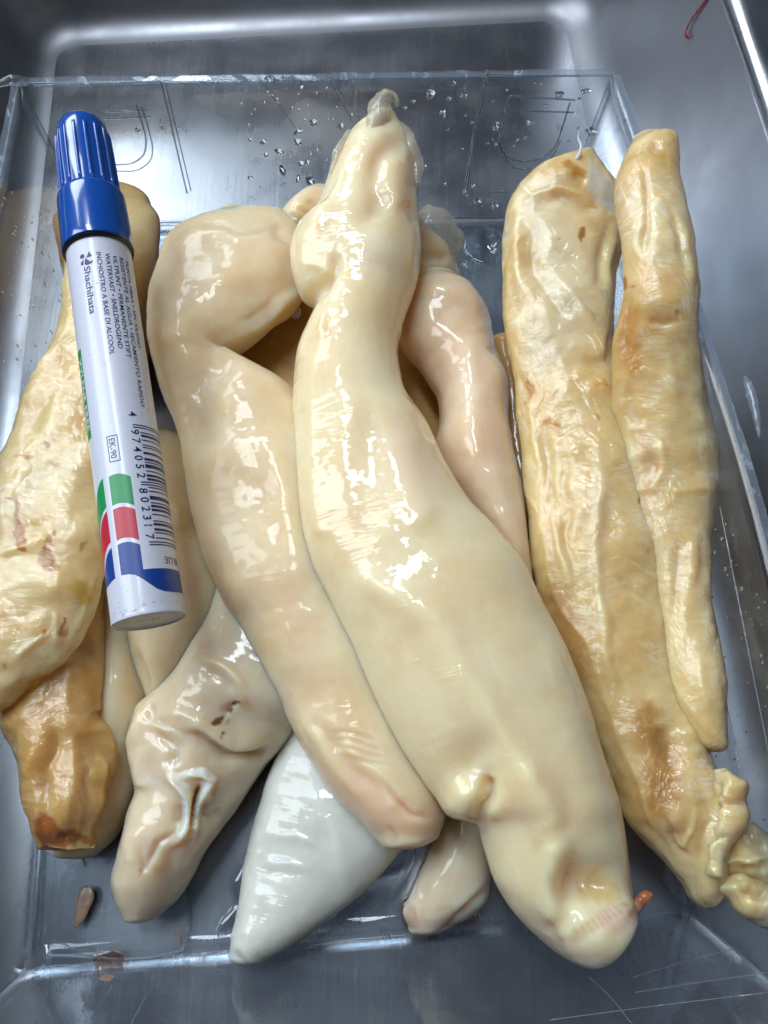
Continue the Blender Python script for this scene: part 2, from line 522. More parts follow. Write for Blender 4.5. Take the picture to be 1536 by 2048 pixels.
# ------------------------------------------------------------------ clear plastic box
box = empty('plastic_box', (-.01, .08, 0))
tag(box, 'clear plastic open box with embossed tabs, standing in the steel tray', 'plastic box')
fBL, fBR, fFR, fFL = [np.array(q) for q in ((-.0995, .1856, 0), (.0598, .1888, 0), (.0738, -.0237, 0), (-.0854, -.0362, 0))]
hz = .05
rBL, rBR, rFR, rFL = [np.array(q) for q in ((-.1035, .1915, hz), (.0651, .1948, hz), (.0890, -.046, hz), (-.097, -.058, hz))]
TH = .0005
def sheet(name, a, b, c, d, mat, parent, na=24, nb=10, th=TH, wob=.0006, seed=1, bulge=None):
    """slightly wavy plastic sheet a-b-c-d with real thickness"""
    n = np.cross(b - a, d - a); n = n / np.linalg.norm(n)
    u = np.linspace(0, 1, na)[None, :, None]; w = np.linspace(0, 1, nb)[:, None, None]
    p = (a * (1 - u) + b * u) * (1 - w) + (d * (1 - u) + c * u) * w
    amp = (np.sin(np.pi * u) * np.ones_like(w))[..., 0] * wob
    p = p + n * (amp * noise(p * 28, seed))[..., None]
    if bulge is not None:
        p = p + bulge * (np.sin(np.pi * u) * w)
    top = p.reshape(-1, 3); bot = top - n * th
    k = na * nb
    f = [list(q) for q in grid_faces(nb, na)] + [[x + k for x in q[::-1]] for q in grid_faces(nb, na)]
    rim = list(range(na)) + [i * na + na - 1 for i in range(1, nb)] + [k - 2 - i for i in range(na - 1)] + [i * na for i in range(nb - 2, 0, -1)]
    for i, j in zip(rim, rim[1:] + rim[:1]): f.append([j, i, i + k, j + k])
    return mesh(name, np.vstack([top, bot]), f, mat, parent)
def inset(p, q, s): return p + (q - p) * s
sheet('base_panel', fFL, fFR, fBR, fBL, M['clear'], box, 30, 36, wob=.0003, seed=3)
gap = np.array([0, 0, .0004])
sheet('side_panel', fBL + gap, fBR + gap, rBR, rBL, M['clear'], box, 40, 12, seed=4)
sheet('side_panel', fBR + gap, fFR + gap, rFR, rBR, M['clear'], box, 40, 12, seed=5, bulge=np.array([.0045, 0, 0]))
sheet('side_panel', fFR + gap, fFL + gap, rFL, rFR, M['clear'], box, 40, 12, seed=6)
sheet('side_panel', fFL + gap, fBL + gap, rBL, rFL, M['clear'], box, 40, 12, seed=7)
# folded lips round the top
def lip(a, b, out, name='folded_lip', bulge=None, seed=1):
    n = 60
    t = np.linspace(0, 1, n)[:, None]
    p = a * (1 - t) + b * t
    if bulge is not None: p = p + bulge * np.sin(np.pi * t)
    out = np.array(out) / np.linalg.norm(out)
    jag = .00035 * noise(np.c_[t * 40, t * 0, t * 0 + seed], seed)[:, None]
    rows = [p + np.array([0, 0, .0001]), p + out * (.0020 + jag) + np.array([0, 0, .0004]), p + out * (.0021 + jag) - np.array([0, 0, .0001]), p + out * .0002 - np.array([0, 0, .0006])]
    v = np.stack(rows, 1).reshape(-1, 3)
    return mesh(name, v, grid_faces(n, 4, True), M['clear_edge'], box, smooth=False)
lip(rBL, rBR, (0, 1, 0), seed=1); lip(rBR, rFR, (1, 0, 0), bulge=np.array([.0045, 0, 0]), seed=2)
lip(rFR, rFL, (0, -1, 0), seed=3); lip(rFL, rBL, (-1, 0, 0), seed=4)
# back-wall plane for embossing and drops
bn = np.cross(fBR - fBL, rBL - fBL); bn /= np.linalg.norm(bn)
if bn[1] > 0: bn = -bn
def on_back(x, y, lift=.0004): return on_plane(x, y, fBL + bn * lift, bn)
def ridge(pts, n=30, rad=.00022, name='embossed_line', fn=on_back, mat='ridge'):
    q = smoothline(pts, n) if len(pts) > 2 else np.linspace(pts[0], pts[1], n)
    v, f = tube([fn(x, y) for x, y in q], rad * 1.35, 6)
    return mesh(name, v, f, M[mat], box)
ridge([(68, 172), (322, 163)]); ridge([(322, 163), (374, 386)]); ridge([(331, 168), (382, 382)], rad=.00016)
ridge([(205, 224), (296, 220)], rad=.0002); ridge([(205, 238), (302, 233)], rad=.0002)
ridge([(272, 210), (285, 250), (292, 285), (288, 308), (268, 325), (228, 330)], 40)
ridge([(284, 215), (298, 262), (305, 300), (302, 318), (280, 338), (230, 343)], 40, .00018)
ridge([(975, 140), (972, 165), (952, 260), (934, 380)], 40); ridge([(972, 148), (1160, 152)], rad=.00018); ridge([(968, 160), (948, 262), (930, 372)], 40, .00016)
ridge([(1020, 192), (1150, 200)], rad=.0002); ridge([(1008, 220), (1148, 225)], rad=.00018)
ridge([(1018, 195), (1006, 250), (1000, 292), (1012, 312), (1045, 322), (1080, 316), (1108, 296), (1122, 262), (1140, 205)], 60)
ridge([(1006, 300), (1020, 330), (1060, 338), (1100, 318), (1122, 280)], 40, .00014)
ridge([(974, 384), (1020, 384)], rad=.00014); ridge([(893, 434), (994, 436)], rad=.0003)
ridge([(300, 451), (365, 451)], rad=.0002)
# scratches on the back wall
for a, b in (((512, 148), (590, 255)), ((645, 135), (705, 245)), ((707, 140), (707, 200)), ((655, 60 + 80), (690, 200))):
    ridge([a, b], rad=.00012)
# creases where floor meets walls, and a panel outline on the floor
for a, b in ((fBL, fBR), (fBR, fFR), (fFR, fFL), (fFL, fBL), (fFL, rFL), (fFR, rFR), (fBL, rBL), (fBR, rBR)):
    t = np.linspace(.01, .985, 50)[:, None]
    p = a * (1 - t) + b * t + np.array([0, 0, .0004])
    if abs(a[2] - b[2]) > .01: p = p + (np.array([-.01, .08, 0.02]) - p) * .006
    v, f = tube(p, .0004 if a[2] == b[2] else .0003, 6)
    mesh('crease', v, f, M['clear_edge'], box)
def on_floor(x, y): return P(x, y, .75)
for pts in ([(374, 1745), (371, 1885), (366, 1900), (352, 1905), (90, 1912)], [(78, 1640), (62, 1900)], [(1120, 1640), (1330, 1640)]):
    ridge(pts, 40, .00022, fn=on_floor)
ridge([(1380, 1826), (1320, 1760)], 16, .00015, fn=on_floor); ridge([(1376, 1822), (1366, 1700)], 16, .00012, fn=on_floor)
# front and right wall marks
fn_ = np.cross(fFR - fFL, rFL - fFL); fn_ /= np.linalg.norm(fn_)
if fn_[1] < 0: fn_ = -fn_
def on_front(x, y): return on_plane(x, y, fFL + fn_ * .0005, fn_)
for a, b in (((1255, 1908), (1300, 1958)), ((1180, 1955), (1262, 2046)), ((1265, 1955), (1470, 1896)), ((1270, 1985), (1536, 1945)), ((1100, 2040), (1536, 1985)), ((264, 2046), (328, 1952)), ((180, 2040), (222, 1975))):
    mx_, my_ = (a[0] + b[0]) / 2 + random.uniform(-6, 6), (a[1] + b[1]) / 2 + random.uniform(-5, 5)
    ridge([a, (mx_, my_), b], 20, .00007, 'scratch', on_front)
rn = np.cross(fBR - fFR, rFR - fFR); rn /= np.linalg.norm(rn)
if rn[0] > 0: rn = -rn
def on_right(x, y): return on_plane(x, y, fFR + rn * .0006, rn)
for a, b in (((1437, 1330), (1470, 1490)), ((1470, 1490), (1500, 1640)), ((1440, 1015), (1536, 1500))):
    ridge([a, b], 20, .0001, 'scratch', on_right)
# torn bit of lip at the back left corner
v, f = tube([rBL + np.array(q) for q in ((.002, .001, 0), (-.002, .0005, .0008), (-.006, -.001, .0004), (-.0095, -.0015, -.001))], [.0012, .0014, .0008, .0002], 8)
mesh('torn_corner', v, f, M['clear_edge'], box)
v, f = tube(smoothline([tuple(on_right(x, y) + np.array([0.004, 0, .004])) for x, y in ((1442, 770), (1455, 815), (1462, 850), (1468, 890))], 14), [.0003, .0008, .0011, .0010, .0013, .0009, .0012, .0010, .0008, .0010, .0007, .0006, .0004, .0003], 6)
mesh('torn_edge', v, f, M['clear_edge'], box)

# ------------------------------------------------------------------ fish maws
def loft(stations, nr, nc, cap0, cap1, bot=.8, ex=1.0, ey=1.0):
    """closed flattened tube through (left px, right px, height mm, half thickness mm) stations"""
    s = np.asarray(stations, float)
    Lw = P(s[:, 0], s[:, 1], s[:, 4]); Rw = P(s[:, 2], s[:, 3], s[:, 4])
    cen = (Lw + Rw) / 2
    t = np.r_[0, np.cumsum(np.maximum(np.linalg.norm(np.diff(cen, axis=0), axis=1), .0008))]
    q = np.linspace(0, t[-1], nr)
    Li = np.stack([pchip(t, Lw[:, k], q) for k in range(3)], 1)
    Ri = np.stack([pchip(t, Rw[:, k], q) for k in range(3)], 1)
    th = pchip(t, s[:, 5] / 1000, q)
    # soften corners between stations
    for _ in range(max(1, nr // 90)):
        for A in (Li, Ri):
            A[1:-1] = (A[:-2] + 2 * A[1:-1] + A[2:]) / 4
    def capit(Li, Ri, th, q, cap, end):
        if cap <= 0: return Li, Ri, th, q
        i0, i1 = (0, 4) if end == 0 else (-1, -5)
        c = (Li[i0] + Ri[i0]) / 2; ax = c - (Li[i1] + Ri[i1]) / 2; ax /= np.linalg.norm(ax)
        hw = (Ri[i0] - Li[i0]) / 2; n = np.linalg.norm(hw)
        k = 14
        a = np.linspace(0, math.pi / 2, k + 1)[1:]
        ca = np.maximum(np.cos(a), .03)
        cc = c + ax * (np.sin(a) * n * cap)[:, None]
        l2 = cc - hw * ca[:, None]; r2 = cc + hw * ca[:, None]; t2 = th[i0] * ca
        q2 = np.sin(a) * n * cap
        if end == 0:
            return np.vstack([l2[::-1], Li]), np.vstack([r2[::-1], Ri]), np.r_[t2[::-1], th], np.r_[q[0] - q2[::-1], q]
        return np.vstack([Li, l2]), np.vstack([Ri, r2]), np.r_[th, t2], np.r_[q, q[-1] + q2]
    Li, Ri, th, q = capit(Li, Ri, th, q, cap0, 0)
    Li, Ri, th, q = capit(Li, Ri, th, q, cap1, 1)
    c = (Li + Ri) / 2; h = (Ri - Li) / 2
    ph = np.linspace(0, 2 * math.pi, nc, endpoint=False) - math.pi / 2
    co = np.sign(np.cos(ph)) * np.abs(np.cos(ph)) ** ex
    si = np.sign(np.sin(ph)) * np.abs(np.sin(ph)) ** ey
    si = np.where(si < 0, si * bot, si)
    v = c[:, None, :] + h[:, None, :] * co[None, :, None]
    v[..., 2] += th[:, None] * si[None, :]
    hw = np.linalg.norm(h, axis=1)
    st = np.zeros(v.shape)
    st[..., 0] = q[:, None]
    st[..., 2] = np.abs(np.cos(ph))[None, :] ** 14
    st[..., 1] = (ph / math.pi)[None, :] * hw.mean() * 1.6
    return v, st


def normals(v):
    du = np.gradient(v, axis=0)
    dv = np.roll(v, -1, 1) - np.roll(v, 1, 1)
    n = np.cross(dv, du)
    l = np.linalg.norm(n, axis=2, keepdims=True)
    n = n / np.maximum(l, 1e-12)
    c = v.mean(1, keepdims=True)
    if (n * (v - c)).sum() < 0: n = -n
    return n


def maw(name, label, mat, stations, cap=(.6, .6), nr=220, nc=112, lump=(.9, 45), fine=(.12, 260), folds=None, strokes=(), stain_tints=(),
        bot=.8, ex=1.0, ey=1.0, seed=1, parent=None, cat='fish maw', group=None):
    v, st = loft(stations, nr, nc, cap[0], cap[1], bot, ex, ey)
    n = normals(v)
    tc = EYE - v; tc /= np.linalg.norm(tc, axis=2, keepdims=True)
    facing = np.clip((n * tc).sum(2), 0, 1) ** .5
    ends = np.minimum(np.arange(v.shape[0]), np.arange(v.shape[0])[::-1])
    ew = np.clip(ends / 14., 0.1, 1)[:, None]
    d = lump[0] * fbm(v * lump[1], 2, seed) * ew + fine[0] * fbm(v * fine[1], 2, seed + 9) * ew
    if folds:                       # dried folds running along the maw
        amp, fu, fv = folds
        w = np.stack([st[..., 0] * fu, st[..., 1] * fv, np.zeros(st.shape[:2])], -1)
        w = w + .35 * np.stack([noise(v * 60, seed + 3), noise(v * 60, seed + 4), np.zeros(st.shape[:2])], -1)
        r = 1 - np.abs(noise(w, seed + 5)) * 2
        d = d + amp * (np.clip(r, -.6, 1) ** 3) * ew * facing
    x, y = PX(v)
    # wobble the stroke coordinates so creases are never ruler-clean
    wx = x + 9 * noise(v * 150, seed + 20); wy = y + 9 * noise(v * 150, seed + 21)
    for kind, pts, width, amp in strokes:
        if mat.startswith('dry'): amp *= .6
        dist, sg, tt = polydist(wx, wy, pts)
        tp = np.clip(np.minimum(tt, 1 - tt) / .28, 0, 1); tp = .15 + .85 * tp * tp * (3 - 2 * tp)
        if mat.startswith('wet') and width > 15: tp = 1.0
        amp = amp * tp
        if kind == 'g': d = d + amp * np.exp(-(dist / width) ** 2) * facing
        elif kind == 's':            # step: raised on the right-hand side of the line direction, dying away
            far = np.exp(-(dist / (width * 6)) ** 2)
            d = d + amp * np.tanh(sg * dist / width) * far * facing
    v = v + n * (d / 1000)[..., None]
    tint = np.zeros(v.shape[:2] + (4,)); x, y = PX(v)
    sx = x + 10 * fbm(v * 300, 2, seed + 30); sy_ = y + 10 * fbm(v * 300, 2, seed + 31)
    for pts, width, rgb, a in stain_tints:  # real stains, plus one amber glow painted into a hollow
        dist, _, _ = polydist(sx, sy_, pts)
        k = a * np.exp(-(dist / width) ** 2) * (facing > .15)
        m = k > tint[..., 3]
        tint[m] = np.c_[np.tile(rgb, (m.sum(), 1)), k[m]]
    R_, C_ = v.shape[:2]
    vv = v.reshape(-1, 3)
    f = [q for q in grid_faces(R_, C_, True).tolist()]
    f += [list(range(C_)), list(range((R_ - 1) * C_, R_ * C_))[::-1]]
    f = [q[::-1] for q in f]
    base = vv.mean(0); base[2] = max(0, vv[:, 2].min())
    o = mesh(name, vv, f, M[mat], parent, base)
    for an, typ, data in (('st', 'FLOAT_VECTOR', st.reshape(-1, 3)), ('tint', 'FLOAT_COLOR', tint.reshape(-1, 4))):
        at = o.data.attributes.new(an, typ, 'POINT')
        at.data.foreach_set('vector' if typ == 'FLOAT_VECTOR' else 'color', data.ravel().astype(np.float32))
    o.data.attributes.new('thin', 'FLOAT', 'POINT').data.foreach_set('value', st[..., 2].ravel().astype(np.float32))
    if parent is None: tag(o, label, cat, group)
    return o


def ribbon(name, pts, widths, thick, mat, parent, curl=.0, nr=40, nc=14, seed=1, tilt=0., wave=.0):
    """thin curled strip of membrane: pts (px,py,z mm), widths mm"""
    q = smoothline(pts, nr)
    c = P(q[:, 0], q[:, 1], q[:, 2])
    w = np.interp(np.linspace(0, 1, nr), np.linspace(0, 1, len(widths)), widths) / 1000
    tan = np.gradient(c, axis=0); tan /= np.linalg.norm(tan, axis=1)[:, None]
    tl = np.radians(np.broadcast_to(np.interp(np.linspace(0, 1, nr), np.linspace(0, 1, np.size(tilt)), np.atleast_1d(tilt)), (nr,)))
    side = np.cross(tan, [0, 0, 1.]); side /= np.linalg.norm(side, axis=1)[:, None] + 1e-9
    up = np.cross(side, tan)
    sd = side * np.cos(tl)[:, None] + up * np.sin(tl)[:, None]; u2 = np.cross(sd, tan)
    e = np.linspace(-1, 1, nc)
    zz = np.linspace(0, 1, nr)
    jg = lambda o: 1 + .2 * fbm(np.stack([zz * 7, np.zeros(nr) + o, np.zeros(nr) + seed], 1), 3, seed)
    jag = np.where(e[None, :] < 0, jg(.3)[:, None], jg(5.3)[:, None])
    top = c[:, None] + sd[:, None] * (w[:, None] * jag * e[None, :])[..., None] + u2[:, None] * ((1 - e ** 2) * curl / 1000)[None, :, None]
    top = top + u2[:, None] * (wave * .25 / 1000 * noise(top * 330, seed + 2))[..., None]
    edge = np.maximum(.15, np.sqrt(1 - (e * .98) ** 2))
    bt = top - u2[:, None] * (thick * .35 / 1000 * edge)[None, :, None]
    ring = np.concatenate([top, bt[:, ::-1]], 1)
    k = 2 * nc
    f = grid_faces(nr, k, True).tolist() + [list(range(k)), list(range((nr - 1) * k, nr * k))[::-1]]
    o = mesh(name, ring.reshape(-1, 3), f, M[mat], parent)
    st = np.zeros((nr, k, 3)); st[..., 0] = np.linspace(0, .02, nr)[:, None]; st[..., 1] = np.linspace(0, .01, k)[None]
    at = o.data.attributes.new('st', 'FLOAT_VECTOR', 'POINT'); at.data.foreach_set('vector', st.ravel().astype(np.float32))
    o.data.attributes.new('tint', 'FLOAT_COLOR', 'POINT').data.foreach_set('color', np.zeros(nr * k * 4, np.float32))
    o.data.attributes.new('thin', 'FLOAT', 'POINT').data.foreach_set('value', np.full(nr * k, .12, np.float32))
    return o


AMB = (.62, .36, .10); RUST = (.42, .13, .02); ORG = (.66, .34, .08); BRN = (.16, .075, .035); PINK = (.80, .55, .42); WHT = (.88, .86, .78)

# --- hidden layer first
maw('fish_maw', 'amber translucent fish maw at the very bottom, glimpsed through gaps beside the central cream maw', 'wet_amber',
    [(440, 590, 860, 560, 9, 7), (415, 680, 890, 680, 8, 8), (430, 760, 905, 760, 8, 8), (450, 850, 925, 860, 8, 8), (520, 960, 930, 970, 8, 6)], nr=90, nc=72, seed=2,
    strokes=[('g', [(580, 700), (700, 760)], 40, -1.2)])
maw('fish_maw', 'thin brownish fish maw edge squeezed between pinkish maw and right dried maw', 'wet_amber',
    [(975, 690, 1050, 690, 12, 5), (985, 760, 1062, 760, 12, 6), (985, 850, 1070, 850, 12, 6), (1000, 950, 1080, 950, 11, 6), (1040, 1060, 1095, 1060, 10, 5)], nr=80, nc=60, seed=3)
n_ = maw('fish_maw', 'brownish wrinkled fish maw curled behind the neck of the central cream maw', 'wet_beige',
    [(556, 436, 566, 468, 24, 4), (598, 402, 600, 486, 23, 8), (645, 384, 640, 500, 20, 10), (740, 400, 735, 550, 17, 11), (825, 440, 815, 572, 17, 11), (868, 478, 852, 590, 16, 10), (898, 508, 885, 594, 15, 8), (914, 545, 905, 585, 14, 5)],
    nr=120, nc=80, seed=4, strokes=[('g', [(835, 515), (905, 512)], 9, -1.6), ('g', [(575, 425), (618, 455)], 7, -.7), ('g', [(590, 405), (630, 440)], 6, -.6), ('g', [(612, 398), (640, 420)], 6, -.6)])
ribbon('torn_membrane', [(842, 425, 24), (868, 432, 25), (892, 470, 22), (912, 535, 16)], [3.5, 5.0, 4.6, 1.5], .8, 'membrane', n_, curl=1.2, wave=1.2, seed=5)
maw('fish_maw', 'small rounded lobe of fish maw peeping over the top of the beige hooded maw', 'wet_grey',
    [(440, 430, 492, 428, 26, 3), (424, 446, 520, 446, 25, 6), (420, 475, 530, 480, 23, 8), (420, 540, 530, 545, 20, 8)], nr=60, nc=60, seed=6)
maw('fish_maw', 'smooth amber fish maw lying behind the blue marker cap', 'wet_amber',
    [(122, 422, 300, 410, 17, 5), (106, 445, 318, 440, 16, 7), (112, 480, 322, 482, 15, 8), (126, 540, 318, 545, 14, 9), (140, 620, 305, 620, 13, 9), (160, 700, 300, 720, 12, 8)],
    nr=110, nc=80, seed=7, strokes=[('g', [(120, 440), (122, 500)], 14, .9), ('g', [(135, 450), (132, 520)], 8, -1.2)], stain_tints=[([(270, 450)], 70, (.72, .55, .30), .7)])
maw('fish_maw', 'beige wet fish maw under the bottom end of the marker', 'wet_beige',
    [(225, 900, 390, 900, 20, 8), (235, 980, 405, 980, 21, 9), (240, 1060, 420, 1060, 21, 10), (245, 1150, 450, 1160, 20, 10), (245, 1230, 440, 1240, 19, 9), (262, 1310, 390, 1330, 17, 8), (290, 1390, 350, 1420, 14, 6)],
    nr=140, nc=84, seed=8, strokes=[('g', [(345, 1000), (365, 1060)], 14, .9), ('g', [(265, 1290), (300, 1390)], 10, -1.5)])
maw('fish_maw', 'brownish beige fish maw whose blunt end pokes out behind the scorched dried tail', 'wet_beige',
    [(200, 1150, 320, 1180, 14, 8), (195, 1260, 310, 1300, 13, 9), (185, 1380, 305, 1410, 12, 9), (180, 1480, 292, 1490, 10, 9), (168, 1560, 278, 1560, 9, 8), (142, 1640, 255, 1630, 8, 7), (118, 1690, 225, 1680, 7, 6), (112, 1708, 195, 1708, 6, 5)],
    cap=(.5, .3), nr=140, nc=84, seed=9, strokes=[('g', [(250, 1290), (290, 1400)], 20, -1.0), ('g', [(230, 1250), (220, 1500)], 26, .8)])
maw('fish_maw', 'bluish white smooth cone shaped fish maw pointing to the front of the box', 'wet_white',
    [(590, 1400, 840, 1480, 13, 10), (572, 1470, 862, 1560, 12, 10), (540, 1540, 850, 1630, 11.5, 10), (515, 1610, 818, 1684, 11, 10), (496, 1680, 772, 1742, 10.5, 9.5), (482, 1750, 704, 1806, 10, 9), (470, 1820, 636, 1860, 9.5, 9), (461, 1872, 584, 1894, 9, 8.5), (459, 1904, 548, 1912, 8.5, 7)],
    cap=(.4, .5), nr=200, nc=100, lump=(.7, 45), fine=(.14, 220), seed=10,
    strokes=[('g', [(535, 1670), (590, 1665), (625, 1690)], 7, .5), ('g', [(530, 1720), (580, 1722), (620, 1735)], 8, .55), ('g', [(530, 1735), (610, 1748)], 8, -.35), ('g', [(575, 1500), (520, 1680), (490, 1860)], 16, .6),
             ('g', [(640, 1600), (690, 1740)], 18, .45)],
    stain_tints=[([(485, 1905), (488, 1912)], 9, (.45, .44, .42), .9)])
maw('fish_maw', 'small pale fish maw end sticking out beneath the central cream maw', 'wet_pale',
    [(885, 1620, 1000, 1640, 12, 8), (862, 1690, 990, 1700, 11, 8.5), (838, 1745, 985, 1755, 10, 9), (815, 1795, 980, 1795, 9, 9), (806, 1825, 955, 1825, 8, 8), (818, 1852, 910, 1850, 7, 6)],
    cap=(.4, .45), nr=110, nc=84, lump=(.6, 60), seed=11, strokes=[('g', [(985, 1770), (930, 1825), (870, 1862)], 8, -1.0), ('g', [(850, 1720), (825, 1800), (835, 1850)], 10, .6), ('g', [(968, 1760), (900, 1830)], 7, .5)],
    stain_tints=[([(815, 1790), (818, 1840), (850, 1868), (885, 1860)], 16, (.62, .42, .30), .7)])

# --- lower left maw with a torn mouth
h_ = maw('fish_maw', 'greyish fish maw with torn open mouth and brown specks, lower left', 'wet_grey',
    [(428, 1172, 640, 1290, 20, 9), (385, 1262, 640, 1390, 19, 11), (335, 1350, 620, 1435, 18, 12), (272, 1418, 588, 1452, 16, 12), (256, 1470, 562, 1492, 15, 12), (268, 1540, 538, 1528, 14, 11.5), (276, 1582, 512, 1562, 13, 11),
     (262, 1622, 478, 1616, 12.5, 11), (250, 1672, 442, 1662, 12, 11), (236, 1722, 407, 1712, 11, 10.5), (229, 1760, 378, 1756, 10, 10), (238, 1800, 352, 1792, 9, 8), (254, 1830, 318, 1824, 8, 6)],
    cap=(.3, .5), nr=260, nc=130, lump=(.8, 55), fine=(.14, 220), seed=12,
    strokes=[('s', [(545, 1480), (510, 1500), (470, 1506), (430, 1490), (395, 1462), (350, 1452)], 5, 1.9),      # hanging lip of the upper lobe
             ('g', [(540, 1495), (500, 1515), (450, 1512), (400, 1480)], 10, -1.6),
             ('g', [(300, 1400), (310, 1440), (345, 1452)], 9, -1.3), ('g', [(275, 1425), (262, 1490), (290, 1560)], 18, 2.0), ('g', [(300, 1440), (340, 1462)], 8, 1.2), ('g', [(300, 1465), (345, 1490), (350, 1540)], 14, -1.6),
             ('g', [(405, 1312), (450, 1335), (480, 1370), (492, 1395)], 9, 1.2), ('g', [(410, 1335), (450, 1360), (470, 1390)], 14, -.9),
             ('g', [(440, 1400), (480, 1440)], 34, -1.2), ('g', [(445, 1435), (478, 1405)], 6, -1.3), ('g', [(350, 1420), (400, 1440)], 16, .8),
             ('g', [(335, 1530), (350, 1560), (372, 1595), (380, 1632), (362, 1676), (340, 1700)], 8, 2.6), ('g', [(366, 1556), (384, 1546), (404, 1540), (421, 1556), (411, 1590), (394, 1632), (380, 1690)], 7, 2.8), ('g', [(396, 1562), (394, 1590), (388, 1620), (380, 1662)], 8, -5.5), ('g', [(352, 1600), (356, 1650)], 10, -1.6), ('g', [(420, 1600), (408, 1650)], 12, -1.2), 
             ('g', [(285, 1700), (296, 1745), (320, 1690), (365, 1655)], 6, -1.1), ('g', [(345, 1705), (335, 1780)], 16, -.8), ('g', [(400, 1650), (440, 1640), (455, 1620)], 7, -.8),
             ('g', [(275, 1650), (265, 1740)], 14, .8)],
    stain_tints=[([(432, 1442), (440, 1436)], 9, BRN, 1.0), ([(458, 1418), (478, 1408)], 5, BRN, 1.0), ([(445, 1432), (460, 1416), (480, 1408)], 2.6, BRN, .9), ([(445, 1470), (466, 1432)], 2.4, BRN, .8), ([(492, 1410)], 18, (.55, .36, .18), .6),
            ([(320, 1740), (345, 1700)], 24, (.66, .46, .28), .6), ([(275, 1745), (280, 1752)], 6, (.5, .25, .15), .7), ([(300, 1560)], 30, (.80, .78, .70), .4), ([(340, 1540), (372, 1595), (380, 1632), (362, 1676)], 9, (.80, .77, .68), .7), ([(366, 1556), (404, 1540), (421, 1556), (411, 1590), (394, 1632)], 8, (.82, .79, .70), .8)])

# --- pinkish maw right of centre
maw('fish_maw', 'pinkish beige tubular fish maw between the central cream maw and the dried ones', 'wet_pink',
    [(815, 572, 925, 572, 24, 8), (800, 600, 958, 600, 24, 11), (790, 640, 980, 640, 24, 12), (800, 690, 992, 692, 24, 12), (845, 748, 1003, 730, 24, 12), (872, 800, 1019, 776, 24, 12), (878, 850, 1017, 850, 24, 12), (872, 900, 1025, 908, 24, 12),
     (885, 955, 1040, 972, 24, 12), (925, 1022, 1048, 1040, 23, 11), (975, 1090, 1056, 1120, 22, 10), (1020, 1160, 1066, 1190, 21, 8), (1060, 1240, 1095, 1280, 20, 6)],
    cap=(.35, .5), nr=240, nc=110, lump=(.7, 45), seed=13,
    strokes=[('g', [(860, 580), (905, 575)], 14, .7), ('g', [(985, 690), (1000, 705)], 7, -1.0), ('g', [(850, 700), (870, 760)], 22, .6), ('g', [(940, 700), (950, 900)], 22, .7), ('g', [(880, 630), (920, 610), (960, 630)], 16, -.6)])

# --- beige hooded maw
maw('fish_maw', 'large beige fish maw with hooded top, running from the marker cap to centre front', 'wet_beige',
    [(385, 444, 572, 428, 27, 4.5), (340, 474, 604, 460, 27, 7), (316, 525, 618, 516, 27, 8.5), (299, 577, 614, 566, 27, 9.5), (291, 622, 596, 610, 27, 10), (290, 670, 536, 658, 27, 10.5), (299, 716, 458, 712, 27, 11.5), (314, 760, 480, 724, 26, 11), (334, 820, 578, 768, 26, 11.5),
     (354, 880, 640, 842, 26, 12), (370, 960, 668, 930, 26, 13), (385, 1040, 690, 1010, 26, 13), (402, 1112, 712, 1080, 26, 13), (435, 1182, 740, 1150, 26, 13), (480, 1262, 768, 1222, 25, 13), (525, 1342, 792, 1302, 25, 12.5),
     (568, 1420, 816, 1386, 24, 12), (605, 1490, 838, 1456, 24, 12), (648, 1552, 862, 1530, 24, 11.5), (692, 1604, 882, 1592, 24, 11), (730, 1648, 886, 1628, 24, 10), (762, 1688, 874, 1666, 24, 8)],
    cap=(.1, .3), nr=380, nc=140, lump=(1.1, 42), seed=14,
    strokes=[('g', [(395, 452), (480, 462), (560, 450)], 6, -.8), ('g', [(380, 470), (470, 478), (540, 470)], 6, .5), ('g', [(545, 440), (590, 500)], 14, -1.5), ('g', [(380, 500), (340, 600), (360, 700)], 30, 1.2), ('g', [(430, 560), (540, 540)], 30, .8), ('g', [(470, 650), (560, 590)], 8, -.5), ('g', [(490, 665), (580, 605)], 7, .6), ('g', [(440, 710), (400, 770), (395, 860)], 34, -2.6), ('g', [(440, 700), (520, 655), (590, 600)], 16, 1.0), ('g', [(430, 640), (500, 600)], 50, -1.2), ('g', [(470, 735), (540, 760), (580, 800)], 20, .9),
             ('g', [(350, 760), (400, 1000), (470, 1180)], 34, .9), ('g', [(470, 850), (520, 1000)], 50, -1.0), ('g', [(560, 960), (610, 1100)], 36, .9),
             ('g', [(590, 1400), (660, 1500), (740, 1620)], 14, .9), ('g', [(640, 1440), (700, 1520), (800, 1610)], 14, -1.0), ('g', [(700, 1500), (790, 1590)], 16, .8), ('g', [(760, 1560), (830, 1620), (872, 1635)], 7, -1.3),
             ('g', [(770, 1640), (800, 1690)], 9, -.7), ('g', [(660, 1460), (760, 1480)], 5, -.5), ('g', [(665, 1475), (770, 1498)], 5, -.5), ('g', [(675, 1492), (775, 1515)], 5, -.5), ('g', [(690, 1512), (780, 1530)], 5, -.45),
             ('g', [(750, 1680), (870, 1690)], 10, .6), ('g', [(330, 500), (420, 470), (560, 490)], 24, .7)],
    stain_tints=[([(700, 1580), (800, 1650), (860, 1660)], 60, (.76, .50, .33), .6), ([(560, 1180), (620, 1280)], 40, (.76, .52, .34), .3)])

